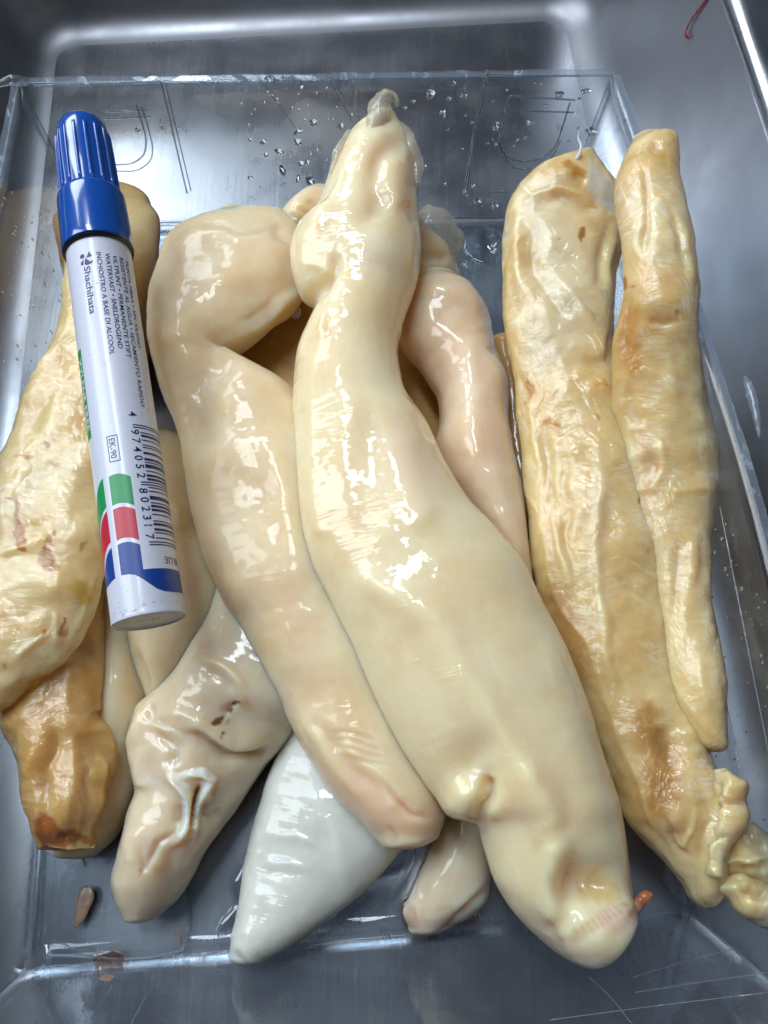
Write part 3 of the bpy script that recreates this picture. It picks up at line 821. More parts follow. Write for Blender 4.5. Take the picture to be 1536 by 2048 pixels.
# --- dried maws on the left
t_ = maw('dried_fish_maw', 'crumpled dried amber fish maw with scorched orange open end, bottom left', 'dry_amber',
    [(60, 1230, 205, 1190, 24, 5), (20, 1330, 207, 1290, 23, 6), (-6, 1410, 200, 1375, 22, 7), (4, 1455, 194, 1422, 21, 8), (30, 1505, 230, 1462, 20, 9), (44, 1550, 237, 1525, 19, 9.5), (58, 1600, 220, 1585, 18, 9.5), (72, 1650, 202, 1640, 17, 9), (86, 1692, 192, 1694, 16, 8)],
    cap=(.2, .06), nr=220, nc=130, lump=(1.6, 75), fine=(.3, 260), folds=(1.3, 22, 130), seed=21, ey=1.25, cat='dried maw',
    strokes=[('g', [(110, 1430), (100, 1520), (95, 1640)], 12, -2.4), ('g', [(135, 1450), (150, 1540), (130, 1650)], 10, 1.8), ('g', [(165, 1520), (175, 1600), (160, 1690)], 10, -2.2), ('g', [(60, 1480), (75, 1600)], 12, 1.4),
             ('g', [(195, 1480), (215, 1530), (190, 1640)], 9, 1.4), ('g', [(100, 1690), (140, 1675), (185, 1690)], 16, -4.5)],
    stain_tints=[([(88, 1645), (105, 1670), (125, 1680)], 20, RUST, 1.1), ([(140, 1672), (175, 1680)], 11, (.50, .20, .03), 1.0), ([(190, 1420), (170, 1470)], 24, ORG, .7), ([(175, 1340), (190, 1400)], 20, ORG, .7), ([(110, 1560)], 36, (.56, .30, .08), .5)])
ribbon('dry_fibre', [(155, 1695, 12), (164, 1712, 8), (171, 1730, 4)], [.35, .5, .3], .4, 'dry_film', t_, seed=3)
ribbon('torn_membrane', [(92, 1692, 17), (130, 1700, 18), (190, 1690, 17)], [1.2, 1.0, 1.4], .6, 'dry_film', t_, wave=1.2, seed=4, tilt=70)
maw('dried_fish_maw', 'broad flat dried golden fish maw with rusty staining, left of the marker', 'dry_pale',
    [(132, 505, 165, 505, 33, 3), (124, 560, 205, 565, 33, 5), (116, 625, 245, 635, 33, 6), (108, 665, 255, 680, 33, 6.5), (80, 735, 262, 770, 33, 7), (42, 815, 255, 860, 33, 7), (14, 885, 245, 950, 33, 7), (-30, 960, 230, 1040, 33, 7), (-60, 1060, 217, 1112, 33, 7), (-80, 1160, 206, 1175, 33, 7),
     (-80, 1250, 176, 1252, 32, 7), (-60, 1330, 134, 1312, 31, 6.5), (-36, 1385, 92, 1352, 30, 5.5), (-24, 1425, 40, 1400, 29, 3.5)],
    cap=(.7, .3), nr=320, nc=150, lump=(1.2, 50), fine=(.22, 280), folds=(.45, 30, 60), seed=22, ex=.8, ey=1.4, cat='dried maw',
    strokes=[('g', [(10, 905), (70, 790), (130, 640)], 14, 1.6), ('g', [(40, 905), (100, 800), (150, 690)], 16, -1.5), ('g', [(0, 1115), (60, 1090), (110, 1080)], 8, 1.2), ('g', [(0, 1130), (90, 1105)], 12, -.9),
             ('g', [(100, 1140), (150, 1170), (180, 1130)], 30, .9), ('g', [(105, 1300), (115, 1210)], 6, .9), ('g', [(30, 1320), (100, 1260)], 5, .8), ('g', [(20, 1180), (60, 1240)], 22, -1.0), ('g', [(200, 1100), (190, 1180), (120, 1300), (20, 1410)], 7, .7),
             ('g', [(40, 950), (150, 930)], 34, -1.4), ('g', [(120, 990), (190, 900)], 26, 1.0)],
    stain_tints=[([(92, 1110), (97, 1125), (95, 1138)], 11, (.46, .21, .03), 1.5), ([(100, 1088), (112, 1072)], 6, (.50, .24, .04), 1.4), ([(12, 995), (25, 1002), (33, 1030), (38, 1070), (41, 1095)], 4.5, (.52, .23, .03), 1.4),
            ([(93, 908), (90, 892), (88, 882)], 3.5, (.50, .20, .05), 1.0), ([(40, 910), (70, 905)], 4, ORG, .8), ([(72, 1055), (88, 1090)], 7, (.70, .50, .14), .9), ([(155, 1170), (165, 1190)], 18, (.68, .45, .08), .9), ([(172, 1085), (168, 1100)], 6, (.58, .32, .08), .8),
            ([(118, 1240), (114, 1265)], 4, RUST, .8), ([(110, 1262), (130, 1260)], 8, ORG, .7), ([(60, 1372), (85, 1355), (35, 1395)], 8, (.62, .30, .04), 1.0), ([(90, 1262)], 7, ORG, .8), ([(15, 1335)], 8, ORG, .7)])

# --- dried maws on the right
maw('dried_fish_maw', 'narrow upright dried golden fish maw leaning over the right edge of the box', 'dry_gold',
    [(1266, 282, 1330, 276, 58, 3), (1252, 315, 1356, 296, 58, 6), (1240, 365, 1357, 358, 58, 6.5), (1236, 425, 1372, 418, 57, 6.5), (1240, 500, 1392, 498, 56, 6.5), (1244, 560, 1396, 570, 54, 6.5), (1230, 640, 1386, 650, 50, 6.5), (1220, 720, 1402, 738, 44, 7), (1215, 800, 1413, 830, 39, 7),
     (1225, 880, 1437, 912, 35, 7), (1245, 960, 1431, 1000, 32, 7), (1265, 1050, 1419, 1090, 30, 7), (1285, 1150, 1420, 1200, 29, 6.5), (1305, 1250, 1438, 1300, 28, 6.5), (1328, 1340, 1446, 1380, 28, 6.5), (1352, 1420, 1446, 1446, 27, 6), (1378, 1478, 1446, 1490, 26, 5)],
    cap=(.35, .5), nr=360, nc=140, lump=(1.1, 55), fine=(.2, 260), folds=(.65, 16, 110), seed=23, ex=.85, ey=1.3, cat='dried maw',
    strokes=[('g', [(1290, 330), (1295, 420), (1290, 520)], 9, -2.0), ('g', [(1296, 335), (1300, 450)], 5, .9), ('g', [(1345, 420), (1365, 480), (1372, 550)], 9, -1.8), ('g', [(1358, 430), (1378, 470), (1376, 600)], 8, 1.1), ('g', [(1320, 290), (1300, 310)], 10, -1.5),
             ('g', [(1325, 600)], 40, 1.6), ('g', [(1300, 640), (1330, 655), (1360, 640)], 7, -1.0), ('g', [(1260, 760), (1275, 860)], 14, -1.6), ('g', [(1300, 980), (1330, 930), (1320, 880)], 9, 1.4), ('g', [(1310, 930)], 18, -1.6),
             ('g', [(1390, 1060), (1385, 1200)], 12, 1.2), ('g', [(1360, 1060), (1350, 1250)], 12, -1.2), ('g', [(1330, 700), (1350, 800)], 14, 1.0), ('g', [(1250, 560), (1255, 720)], 16, -1.8), ('g', [(1390, 1300), (1410, 1440)], 9, .9)],
    stain_tints=[([(1252, 560), (1250, 580)], 10, (.50, .20, .05), .9), ([(1355, 630)], 9, (.50, .32, .10), .8), ([(1255, 620), (1262, 740)], 24, ORG, .7), ([(1310, 930)], 18, ORG, .6), ([(1290, 870), (1300, 1060)], 26, (.70, .46, .22), .5), ([(1318, 300)], 14, ORG, .5)])
d_ = maw('dried_fish_maw', 'longest dried golden fish maw with crumpled top and twisted tail, right of centre', 'dry_gold',
    [(1132, 326, 1190, 316, 44, 4), (1062, 346, 1216, 345, 43, 6), (1022, 388, 1240, 382, 42, 7), (1004, 440, 1252, 430, 40, 7.5), (996, 500, 1250, 492, 39, 8), (999, 560, 1236, 562, 37, 8), (1008, 630, 1224, 640, 35, 8), (1018, 700, 1224, 704, 33, 8), (1030, 765, 1242, 785, 32, 8), (1034, 850, 1262, 850, 30, 8.5),
     (1040, 940, 1290, 922, 29, 8.5), (1054, 1050, 1318, 1032, 28, 8.5), (1062, 1130, 1335, 1130, 27, 8.5), (1085, 1205, 1346, 1210, 26, 8.5), (1120, 1300, 1360, 1320, 25, 8.5), (1158, 1400, 1370, 1400, 24, 8.5), (1192, 1480, 1392, 1446, 24, 8.5), (1222, 1560, 1414, 1500, 23, 9),
     (1250, 1640, 1438, 1545, 23, 9), (1290, 1690, 1478, 1562, 22, 9), (1338, 1735, 1477, 1625, 21, 8.5), (1368, 1768, 1462, 1655, 20, 8), (1386, 1798, 1442, 1705, 19, 7), (1410, 1812, 1440, 1762, 18, 5)],
    cap=(.3, .3), nr=460, nc=170, lump=(1.1, 50), fine=(.2, 260), folds=(.55, 14, 90), seed=24, ex=.85, ey=1.3, cat='dried maw',
    strokes=[('g', [(1035, 410), (1030, 520), (1060, 620)], 13, 1.8), ('g', [(1060, 420), (1070, 520), (1090, 600)], 18, -2.2), ('g', [(1060, 400), (1110, 378), (1170, 385)], 6, 1.4), ('g', [(1060, 420), (1120, 395), (1190, 410), (1230, 440)], 9, -1.5), ('g', [(1085, 350), (1150, 345)], 16, 1.2),
             ('g', [(1140, 345), (1170, 365)], 10, -1.8), ('g', [(1240, 440), (1220, 520), (1215, 600)], 8, 1.6), ('g', [(1222, 440), (1200, 520), (1200, 590)], 9, -1.6), ('g', [(1110, 540), (1150, 600), (1200, 690)], 11, 1.4), ('g', [(1090, 580), (1120, 640)], 9, -1.4),
             ('s', [(1214, 600), (1218, 660), (1206, 712), (1150, 706)], 5, 1.3),
             ('g', [(1085, 820), (1100, 960), (1120, 1080)], 14, -1.9), ('g', [(1120, 860), (1135, 1060), (1145, 1180)], 9, -1.2), ('g', [(1060, 780), (1085, 960)], 10, 1.0), ('g', [(1108, 1000), (1125, 1130), (1138, 1180)], 8, 1.3), ('g', [(1195, 860), (1195, 1020), (1190, 1130), (1210, 1260), (1230, 1400)], 11, 1.6),
             ('g', [(1250, 900), (1280, 1050)], 36, -1.0), ('g', [(1250, 1120), (1330, 1170)], 5, .6), ('g', [(1240, 1180), (1320, 1230)], 5, .6), ('g', [(1280, 1290), (1310, 1320)], 6, .7),
             ('g', [(1330, 1440), (1345, 1500), (1330, 1560)], 20, -2.2), ('g', [(1370, 1450), (1400, 1520)], 14, 1.8), ('g', [(1345, 1640)], 22, 1.4), ('g', [(1380, 1600), (1390, 1660), (1365, 1695), (1330, 1650)], 6, 1.2), ('g', [(1390, 1570), (1420, 1640), (1400, 1740)], 9, -1.8), ('g', [(1435, 1620), (1425, 1700)], 8, 1.6),
             ('g', [(1320, 1620), (1350, 1690), (1390, 1720)], 7, -1.4), ('g', [(1450, 1570), (1440, 1620)], 6, -1.2), ('g', [(1462, 1570), (1458, 1620)], 6, 1.2), ('g', [(1275, 1640), (1340, 1720)], 8, -1.0), ('g', [(1428, 1545), (1438, 1600)], 6, -1.4)],
    stain_tints=[([(1160, 455), (1162, 475)], 5, (.45, .20, .04), 1.0), ([(1117, 482)], 5, ORG, .9), ([(1140, 330), (1165, 345)], 12, (.60, .30, .05), .8), ([(1085, 345)], 12, ORG, .5), ([(1055, 770), (1058, 790)], 12, (.60, .30, .06), .8), ([(1095, 845), (1115, 860)], 12, ORG, .7), ([(1205, 762)], 6, ORG, .8), ([(1192, 830)], 6, ORG, .8),
            ([(1280, 985), (1278, 998)], 5, (.50, .24, .04), .9), ([(1295, 1095)], 12, ORG, .6), ([(1290, 1440), (1330, 1540), (1320, 1600)], 44, (.52, .26, .05), .7), ([(1110, 1200), (1160, 1330)], 50, (.66, .38, .12), .6), ([(1350, 1660)], 20, (.42, .17, .07), .6), ([(1165, 783)], 3, (.1, .07, .04), .9), ([(1190, 345), (1225, 410)], 24, (.70, .66, .54), .8), ([(1100, 450), (1140, 560), (1120, 660)], 90, (.83, .74, .52), .55), ([(1200, 900), (1200, 1250)], 26, (.82, .70, .44), .45)])
v, f = tube(P(*smoothline([(1148, 325, 48), (1160, 305, 50), (1162, 290, 51), (1156, 275, 51), (1160, 262, 51)], 20).T), np.linspace(.0007, .0002, 20), 6)
o = mesh('dry_fibre', v, f, M['dry_pale'], d_)
for nm, typ in (('st', 'FLOAT_VECTOR'), ('tint', 'FLOAT_COLOR')): o.data.attributes.new(nm, typ, 'POINT')
maw('curled_tail', None, 'dry_pale', [(1436, 1690, 1438, 1752, 21, 3), (1458, 1648, 1462, 1762, 21, 5), (1486, 1638, 1488, 1772, 21, 6), (1516, 1652, 1512, 1776, 21, 6), (1548, 1690, 1538, 1786, 20, 5.5), (1580, 1735, 1568, 1800, 19, 5)],
    cap=(.3, .5), nr=120, nc=110, lump=(1.2, 110), fine=(.25, 300), folds=(1.4, 50, 150), seed=25, ey=1.3, parent=d_,
    strokes=[('g', [(1478, 1728), (1500, 1716), (1540, 1712)], 6, 1.7), ('g', [(1480, 1742), (1540, 1730)], 8, -1.6), ('g', [(1470, 1670), (1500, 1690), (1536, 1690)], 10, -1.2), ('g', [(1465, 1655), (1500, 1650), (1530, 1672)], 5, .9)], stain_tints=[([(1455, 1740), (1480, 1750)], 20, ORG, .7)])
maw('curled_tail', None, 'dry_pale', [(1434, 1766, 1440, 1784, 24, 1.5), (1458, 1752, 1456, 1798, 23, 3), (1480, 1742, 1470, 1824, 22, 5), (1510, 1744, 1496, 1846, 20, 6.5), (1545, 1754, 1530, 1856, 19, 7), (1585, 1770, 1572, 1852, 18, 6)],
    cap=(.6, .5), nr=120, nc=110, lump=(.7, 100), fine=(.2, 300), folds=(.6, 50, 120), seed=26, ey=1.3, parent=d_,
    strokes=[('g', [(1478, 1790), (1505, 1780), (1545, 1796)], 17, -4.2), ('g', [(1456, 1762), (1490, 1748), (1520, 1752), (1545, 1766)], 5, 1.6)])
maw('curled_fold', None, 'dry_pale', [(1426, 1546, 1462, 1550, 28, 4), (1430, 1572, 1484, 1568, 28, 6), (1426, 1602, 1470, 1604, 27.5, 5), (1420, 1634, 1478, 1630, 27, 6), (1412, 1664, 1460, 1666, 26.5, 5.5), (1406, 1702, 1442, 1706, 26, 5), (1402, 1745, 1438, 1750, 25, 4)],
    cap=(.5, .4), nr=130, nc=90, lump=(1.2, 130), fine=(.25, 320), folds=(1.3, 60, 150), seed=43, ey=1.2, parent=d_,
    strokes=[('g', [(1440, 1556), (1446, 1600)], 6, -1.6), ('g', [(1462, 1560), (1466, 1600)], 5, 1.4), ('g', [(1425, 1618), (1475, 1612)], 7, -2.2), ('g', [(1436, 1640), (1430, 1720)], 6, 1.8), ('g', [(1420, 1682), (1455, 1680)], 6, -1.6)])

# --- the big cream maw on top
a_ = maw('fish_maw', 'largest cream fish maw on top in the centre, with torn white tip and brown stalk', 'wet_cream',
    [(742, 236, 796, 244, 47, 4), (704, 272, 819, 284, 46, 7), (670, 324, 830, 330, 45, 9), (648, 385, 833, 390, 43, 10.5), (626, 440, 836, 440, 42, 11), (592, 466, 839, 462, 41, 11.5), (581, 510, 841, 492, 40, 12), (588, 556, 836, 546, 39, 12), (604, 592, 824, 590, 38, 12), (634, 614, 814, 618, 38, 12), (618, 650, 805, 652, 38, 12),
     (594, 715, 796, 702, 38, 12), (588, 800, 806, 772, 38, 12.5), (590, 880, 858, 860, 38, 13), (593, 960, 893, 934, 38, 13.5), (600, 1040, 940, 1008, 38, 14), (620, 1120, 995, 1066, 38, 14.5), (662, 1200, 1040, 1122, 38, 14.5), (705, 1290, 1076, 1192, 37, 15), (738, 1370, 1115, 1270, 36, 15), (776, 1450, 1150, 1350, 35, 15),
     (818, 1526, 1180, 1430, 34, 15), (866, 1592, 1202, 1500, 33, 15), (905, 1636, 1222, 1560, 32, 15), (950, 1652, 1238, 1612, 31, 15), (964, 1700, 1250, 1682, 30, 15), (984, 1762, 1257, 1740, 29, 15), (1012, 1812, 1263, 1790, 28, 14.5), (1044, 1852, 1268, 1808, 27, 14), (1092, 1896, 1270, 1813, 27, 13.5), (1138, 1928, 1270, 1815, 27.5, 12.5), (1178, 1944, 1269, 1817, 28, 11), (1210, 1934, 1268, 1818, 29, 8.5), (1232, 1904, 1268, 1818, 30, 6.5), (1248, 1868, 1269, 1817, 31, 4.5), (1260, 1842, 1271, 1815, 31.5, 3)],
    cap=(.4, .15), nr=680, nc=190, lump=(.5, 30), fine=(.06, 200), seed=15,
    strokes=[('g', [(790, 290), (760, 330), (745, 420)], 26, -1.8), ('g', [(800, 330), (790, 400)], 22, .9), ('g', [(640, 430), (600, 480), (610, 590)], 24, 1.5), ('s', [(640, 616), (655, 580), (672, 540)], 8, 1.2), ('g', [(640, 600), (660, 560), (680, 500)], 10, -1.6), ('g', [(655, 620), (640, 680)], 9, 1.0),
             ('g', [(760, 490)], 60, 1.3), ('g', [(690, 330), (650, 420)], 8, .7), ('g', [(820, 400), (836, 460)], 10, -1.2), ('g', [(825, 290), (835, 400)], 10, -1.0),
             ('g', [(740, 850), (735, 960), (720, 1030)], 44, -1.3), ('g', [(800, 900), (850, 1020)], 36, 1.0), ('g', [(830, 790), (860, 870)], 16, -.9), ('g', [(620, 720), (612, 900), (640, 1050)], 18, .8),
             ('g', [(740, 1160), (860, 1240), (960, 1390), (1030, 1520), (1090, 1640)], 34, 1.3), ('g', [(945, 1530)], 52, -2.6), ('g', [(978, 1550), (972, 1600), (955, 1655)], 13, -4.6), ('g', [(925, 1590), (912, 1612)], 34, 2.2), 
             ('g', [(1120, 1300), (1200, 1600)], 40, .8), ('g', [(1060, 1560), (1130, 1680), (1120, 1740)], 30, .9),
             ('g', [(1130, 1862), (1180, 1836), (1262, 1812)], 22, 1.2), ('g', [(1155, 1770), (1210, 1778)], 40, -6.5), ('g', [(1140, 1800), (1180, 1806)], 22, -2.5), ('g', [(1150, 1895), (1200, 1880)], 34, 1.0), ('g', [(1110, 1700), (1100, 1820)], 26, 1.2),
             ('g', [(1100, 1870), (1110, 1900)], 22, -.9)]
            + [('g', [(1143 + 12 * i, 1848 - 5 * i), (1172 + 10 * i, 1886 - 8 * i)], 4.2, -.7) for i in range(10)],
    stain_tints=[([(1304, 1792), (1288, 1802)], 12, (.36, .13, .04), 1.6), ([(1262, 1822), (1276, 1812)], 18, (.74, .44, .28), 1.0), ([(1225, 1838), (1258, 1850)], 40, (.82, .56, .42), .7), ([(1175, 1775), (1215, 1785)], 34, (.70, .46, .14), .55), ([(1075, 1690)], 16, (.76, .54, .28), .5), ([(800, 890), (850, 970)], 60, (.80, .62, .46), .5), ([(790, 300), (790, 420)], 50, (.74, .56, .36), .55), ([(760, 500)], 60, WHT, .35)])  # amber in the end hollow is light through the flesh, painted into the colour
v, f = tube(P(*smoothline([(1232, 1838, 32), (1254, 1824, 32.5), (1274, 1810, 33), (1286, 1799, 33.2), (1294, 1792, 33.5), (1303, 1790, 33.5)], 30).T), np.interp(np.linspace(0, 1, 30), [0, .25, .5, .7, .88, 1], [.0020, .0021, .0015, .0010, .0013, .0005]), 14)
v = np.array(v); v += .0002 * np.stack([noise(v * 1300, 1), noise(v * 1300, 2), noise(v * 1300, 3)], -1)
o = mesh('stalk', v, f, M['wet_stalk'], a_)
tn = np.zeros((len(v), 4)); k_ = np.clip((np.arange(len(v)) / len(v) - .3) / .4, 0, 1)
tn[:, :3] = np.outer(1 - k_, (.74, .46, .32)) + np.outer(k_, (.34, .12, .035)); tn[:, 3] = 1.5
o.data.attributes.new('st', 'FLOAT_VECTOR', 'POINT'); o.data.attributes.new('tint', 'FLOAT_COLOR', 'POINT').data.foreach_set('color', tn.ravel().astype(np.float32))
# torn white tip
ribbon('torn_membrane', [(745, 262, 52), (752, 235, 54), (762, 205, 55), (772, 188, 55)], [3.2, 2.6, 3.2, 2.0], 1.2, 'membrane', a_, curl=2.0, wave=1.8, seed=11)
ribbon('torn_membrane', [(764, 196, 55.5), (780, 190, 55), (792, 200, 54), (795, 212, 53)], [1.2, 1.8, 1.4, .6], .8, 'membrane', a_, curl=1.2, wave=1.4, seed=12)
ribbon('torn_membrane', [(770, 268, 51), (768, 240, 53), (772, 212, 54)], [1.6, 1.6, 2.0], 1.0, 'membrane', a_, curl=1.4, wave=1.0, seed=13)
ribbon('torn_membrane', [(786, 240, 50), (808, 262, 49.5), (822, 292, 49), (832, 322, 47), (834, 372, 45)], [1.2, 2.2, 2.0, 1.8, .8], 1.0, 'membrane', a_, curl=.8, wave=1.8, seed=14)
ribbon('torn_membrane', [(700, 262, 51), (676, 300, 51), (660, 350, 49)], [1.0, 1.2, .6], .8, 'membrane', a_, curl=.6, wave=.6, seed=15)

# ------------------------------------------------------------------ marker pen
MB = np.array([-.05059, .03732, .0470]); MT = np.array([-.08089, .17171, .05673])
MB = MB - (MT - MB) * .003
ax = (MT - MB) / np.linalg.norm(MT - MB)
mid = (MB + MT) / 2
n0 = EYE - mid; n0 = n0 - ax * (n0 @ ax); n0 /= np.linalg.norm(n0)
rt = np.cross(ax, n0)
RB = .00775
pen = empty('marker_pen', tuple(MB))
tag(pen, 'white felt marker pen with ribbed blue cap and barcode, lying on the maws', 'marker')


def cyl(s, ph, r):
    """point on the pen: s mm from the bottom end, angle in degrees towards the right, radius m"""
    s = np.asarray(s, float)[..., None] / 1000; a = np.radians(np.asarray(ph, float))[..., None]
    r = np.asarray(r, float)[..., None]
    return MB + ax * s + (n0 * np.cos(a) + rt * np.sin(a)) * r


def lathe(name, prof, mat, parent, k=96, close=(True, True), rfun=None):
    ph = np.linspace(0, 360, k, endpoint=False)
    rows = []
    for s, r in prof:
        rr = np.full(k, r / 1000.) if rfun is None else rfun(s, r, ph)
        rows.append(cyl(np.full(k, s), ph, rr))
    n = len(prof)
    f = grid_faces(n, k, True).tolist()
    if close[0]: f.append(list(range(k))[::-1])
    if close[1]: f.append(list(range((n - 1) * k, n * k)))
    return mesh(name, np.vstack(rows), f, M[mat], parent)


barrel = lathe('barrel', [(.9, 7.45), (.35, 7.72), (.55, 7.82), (1.2, 7.75), (2, 7.75), (40, 7.75), (80, 7.75), (93, 7.75), (95.5, 7.75), (97, 7.6)], 'white', pen, close=(False, True))
ed = lathe('end_disc', [(.9, 7.5), (.7, 7.2), (.95, 6.6), (1.0, 4), (1.0, .3)], 'endcap', pen, close=(False, True))
lathe('seal_ring', [(94.2, 7.8), (94.0, 8.25), (95.4, 8.35), (96.5, 8.3), (96.6, 7.8)], 'black', pen, close=(False, False))
cap = lathe('cap', [(96, 8.0), (95.0, 8.25), (94.9, 8.52), (95.3, 8.62), (97, 8.62), (104, 8.5), (110.2, 8.38), (111.2, 8.15), (111.7, 7.55), (111.9, 7.15), (112.3, 7.0), (124, 6.85), (131, 6.7), (133.4, 6.35), (134.6, 5.7), (135.3, 4.6), (135.5, 3.0), (135.5, .4)], 'cap', pen, close=(False, True))
for i in range(16):
    a0 = i * 22.5 + 7
    v = []; rows = []
    ss = [111.6, 114, 120, 126, 129.6, 130.5, 130.9]
    hh = [.55, .55, .52, .48, .42, .25, -.1]
    for s, h in zip(ss, hh):
        rb = 7.0 - (s - 112) * .0155
        for da, dr in ((-3.6, -.15), (-3.2, h * .75), (-1.9, h), (1.9, h), (3.2, h * .75), (3.6, -.15)):
            v.append(cyl(s, a0 + da, (rb + dr) / 1000))
    f = grid_faces(len(ss), 6).tolist() + [[0, 1, 2, 3, 4, 5], list(range(36, 42))[::-1]]
    mesh('rib', v, f, M['cap'], cap)


def patch(name, lo, hi, p0, p1, mat, n=24, r=RB + .00003, parent=barrel):
    ph = np.linspace(p0, p1, n)
    a = cyl([lo(p) for p in ph], ph, np.full(n, r)); b = cyl([hi(p) for p in ph], ph, np.full(n, r))
    m_ = 3
    rows = [a + (b - a) * t for t in np.linspace(0, 1, m_)]
    return mesh(name, np.vstack(rows), grid_faces(m_, n).tolist(), M[mat], parent)


def c_(x): return lambda p: x
def arch(x, drop):       # top edge that falls away to both sides
    return lambda p: x - drop * ((p + 22) / 48.) ** 2
def leftarch(x): return lambda p: x - .045 * max(0, -45 - p) - .0032 * max(0, -45 - p) ** 2
for nm, mat, hi, lo in (('green_block', 'pgreen', 32.3, 25.5), ('red_block', 'pred', 24.6, 17.6)):
    patch(nm, arch(lo, 4.6), arch(hi, 4.6), -33, 2, mat)
    patch(nm, leftarch(lo), leftarch(hi), -92, -45, mat)
wave_x = np.array([-95, -75, -62, -50, -44, -32, -20, -11, 0, 10, 20, 30, 45, 70, 95]); wave_y = np.array([8.4, 8.6, 8.9, 9.4, 9.55, 9.7, 9.5, 9.1, 7.9, 6.5, 5.4, 4.9, 4.7, 4.9, 5.2])
def wav(p): return float(np.interp(p, wave_x, wave_y))
patch('blue_block', wav, arch(16.6, 4.6), -33, 2, 'pblue')
patch('blue_block', wav, leftarch(16.3), -92, -45, 'pblue')
patch('blue_band', wav, c_(9.95), 2, 100, 'pblue', 40)
green_band = patch('green_band', lambda p: 43.2, lambda p: 66.0, -100, -62, 'pgreen')


def text(string, size, place, mat, name='lettering', parent=barrel, stretch=1.0, bold=0.0, shear=0.0):
    """flat letters (Blender's built-in font) laid on the pen; place maps (x,y) mm -> world"""
    cu = bpy.data.curves.new('t', 'FONT'); cu.body = string; cu.size = size; cu.offset = bold; cu.shear = shear
    cu.resolution_u = 3
    ob = bpy.data.objects.new('t', cu); COL.objects.link(ob)
    dg = bpy.context.evaluated_depsgraph_get()
    me = bpy.data.meshes.new_from_object(ob.evaluated_get(dg))
    vs = np.array([v.co[:2] for v in me.vertices]); fs = [list(p.vertices) for p in me.polygons]
    bpy.data.objects.remove(ob); bpy.data.curves.remove(cu); bpy.data.meshes.remove(me)
    if len(vs) == 0: return None
    vs[:, 0] -= vs[:, 0].min()
    return mesh(name, place(vs[:, 0] * stretch, vs[:, 1], vs[:, 0].max()), fs, M[mat], parent, smooth=False)


D2 = math.degrees(1 / 7.75)      # degrees per mm round the barrel
RT = RB + .00005
def down(s_top, s_bot, phi):     # text running from the cap towards the bottom end, letter tops to the right
    def fn(x, y, w): return cyl(s_top - x * (s_top - s_bot) / w, phi + y * D2, np.full(len(x), RT))
    return fn
text('Shachihata', 2.2, down(85.9, 72.9, -29), 'navy', bold=.03)
text('INCHIOSTRO A BASE DI ALCOOL', 1.5, down(89.4, 61.4, -4), 'navy', bold=.012)
text('WATERVAST \u2022 SNELDROGEND', 1.5, down(89.2, 63.0, 10.5), 'navy', bold=.012)
text('VILTPUNT \u2022 PERMANENTE STIFT', 1.5, down(89.0, 60.8, 23), 'navy', bold=.012)
text('RESISTENTE AL AGUA \u2022 SECAMIENTO RAPIDO', 1.5, down(89.0, 48.5, 36), 'navy', bold=.012)
text('PUNTA FIBRA \u2022 SIN XILENO', 1.5, down(88.8, 64.5, 49), 'navy', bold=.012)
text('EK-90', 1.9, down(40.8, 36.0, -24.5), 'navy', bold=.012)
text('XYLENE FREE', 2.3, lambda x, y, w: cyl(63.8 - x * 18.6 / w, -75 + y * D2, np.full(len(x), RT + .00004)), 'pwhite', bold=.03)
# frame round the model number
for s0, s1, p0, p1 in ((41.5, 41.28, -28, -9.5), (35.4, 35.18, -28, -9.5), (41.5, 35.2, -28, -26.6), (41.5, 35.2, -10.9, -9.5)):
    patch('frame_line', c_(s1), c_(s0), p0, p1, 'navy', 8)
# emblem: a dot, a sail and two leaves
def blob(pts, name='emblem'):
    pts = np.array(pts, float)
    v = cyl(pts[:, 0], pts[:, 1], np.full(len(pts), RT))
    mesh(name, v, [list(range(len(v)))], M['navy'], barrel, smooth=False)
aa = np.linspace(0, 2 * math.pi, 18, endpoint=False)
blob(np.c_[89.0 + .62 * np.cos(aa), -29.5 + 4.6 * np.sin(aa)])
blob([(89.9, -16), (88.4, -11.5), (88.2, -22.5)])
blob([(88.3, -24.5), (87.0, -16), (87.4, -10), (86.5, -14), (86.2, -22), (86.6, -27)][::-1])
blob([(88.0, -27.5), (87.5, -33), (86.7, -34), (86.5, -29.5)])
# bar code, EAN-13
code = '4974052802317'
LC = '0001101 0011001 0010011 0111101 0100011 0110001 0101111 0111011 0110111 0001011'.split()
GC = [''.join('1' if b == '0' else '0' for b in q)[::-1] for q in LC]
RC = [''.join('1' if b == '0' else '0' for b in q) for q in LC]
par = {'4': 'LGLLGG'}[code[0]]
bits = '101' + ''.join((LC if p == 'L' else GC)[int(d)] for d, p in zip(code[1:7], par)) + '01010' + ''.join(RC[int(d)] for d in code[7:]) + '101'
V = []; Fc = []
mod = 28.6 / 95; i = 0
while i < 95:
    if bits[i] == '1':
        j = i
        while j < 95 and bits[j] == '1': j += 1
        guard = i < 3 or i >= 92 or 45 <= i < 50
        ph = np.linspace(16.5 if guard else 28, 92, 14)
        s0, s1 = 43.7 - i * mod - .02, 43.7 - j * mod + .02
        b0 = len(V)
        V += list(cyl(np.full(14, s0), ph, np.full(14, RT))) + list(cyl(np.full(14, s1), ph, np.full(14, RT)))
        Fc += [[b0 + q, b0 + q + 1, b0 + 15 + q, b0 + 14 + q] for q in range(13)]
        i = j
    else: i += 1
mesh('barcode', V, Fc, M['navy'], barrel, smooth=False)
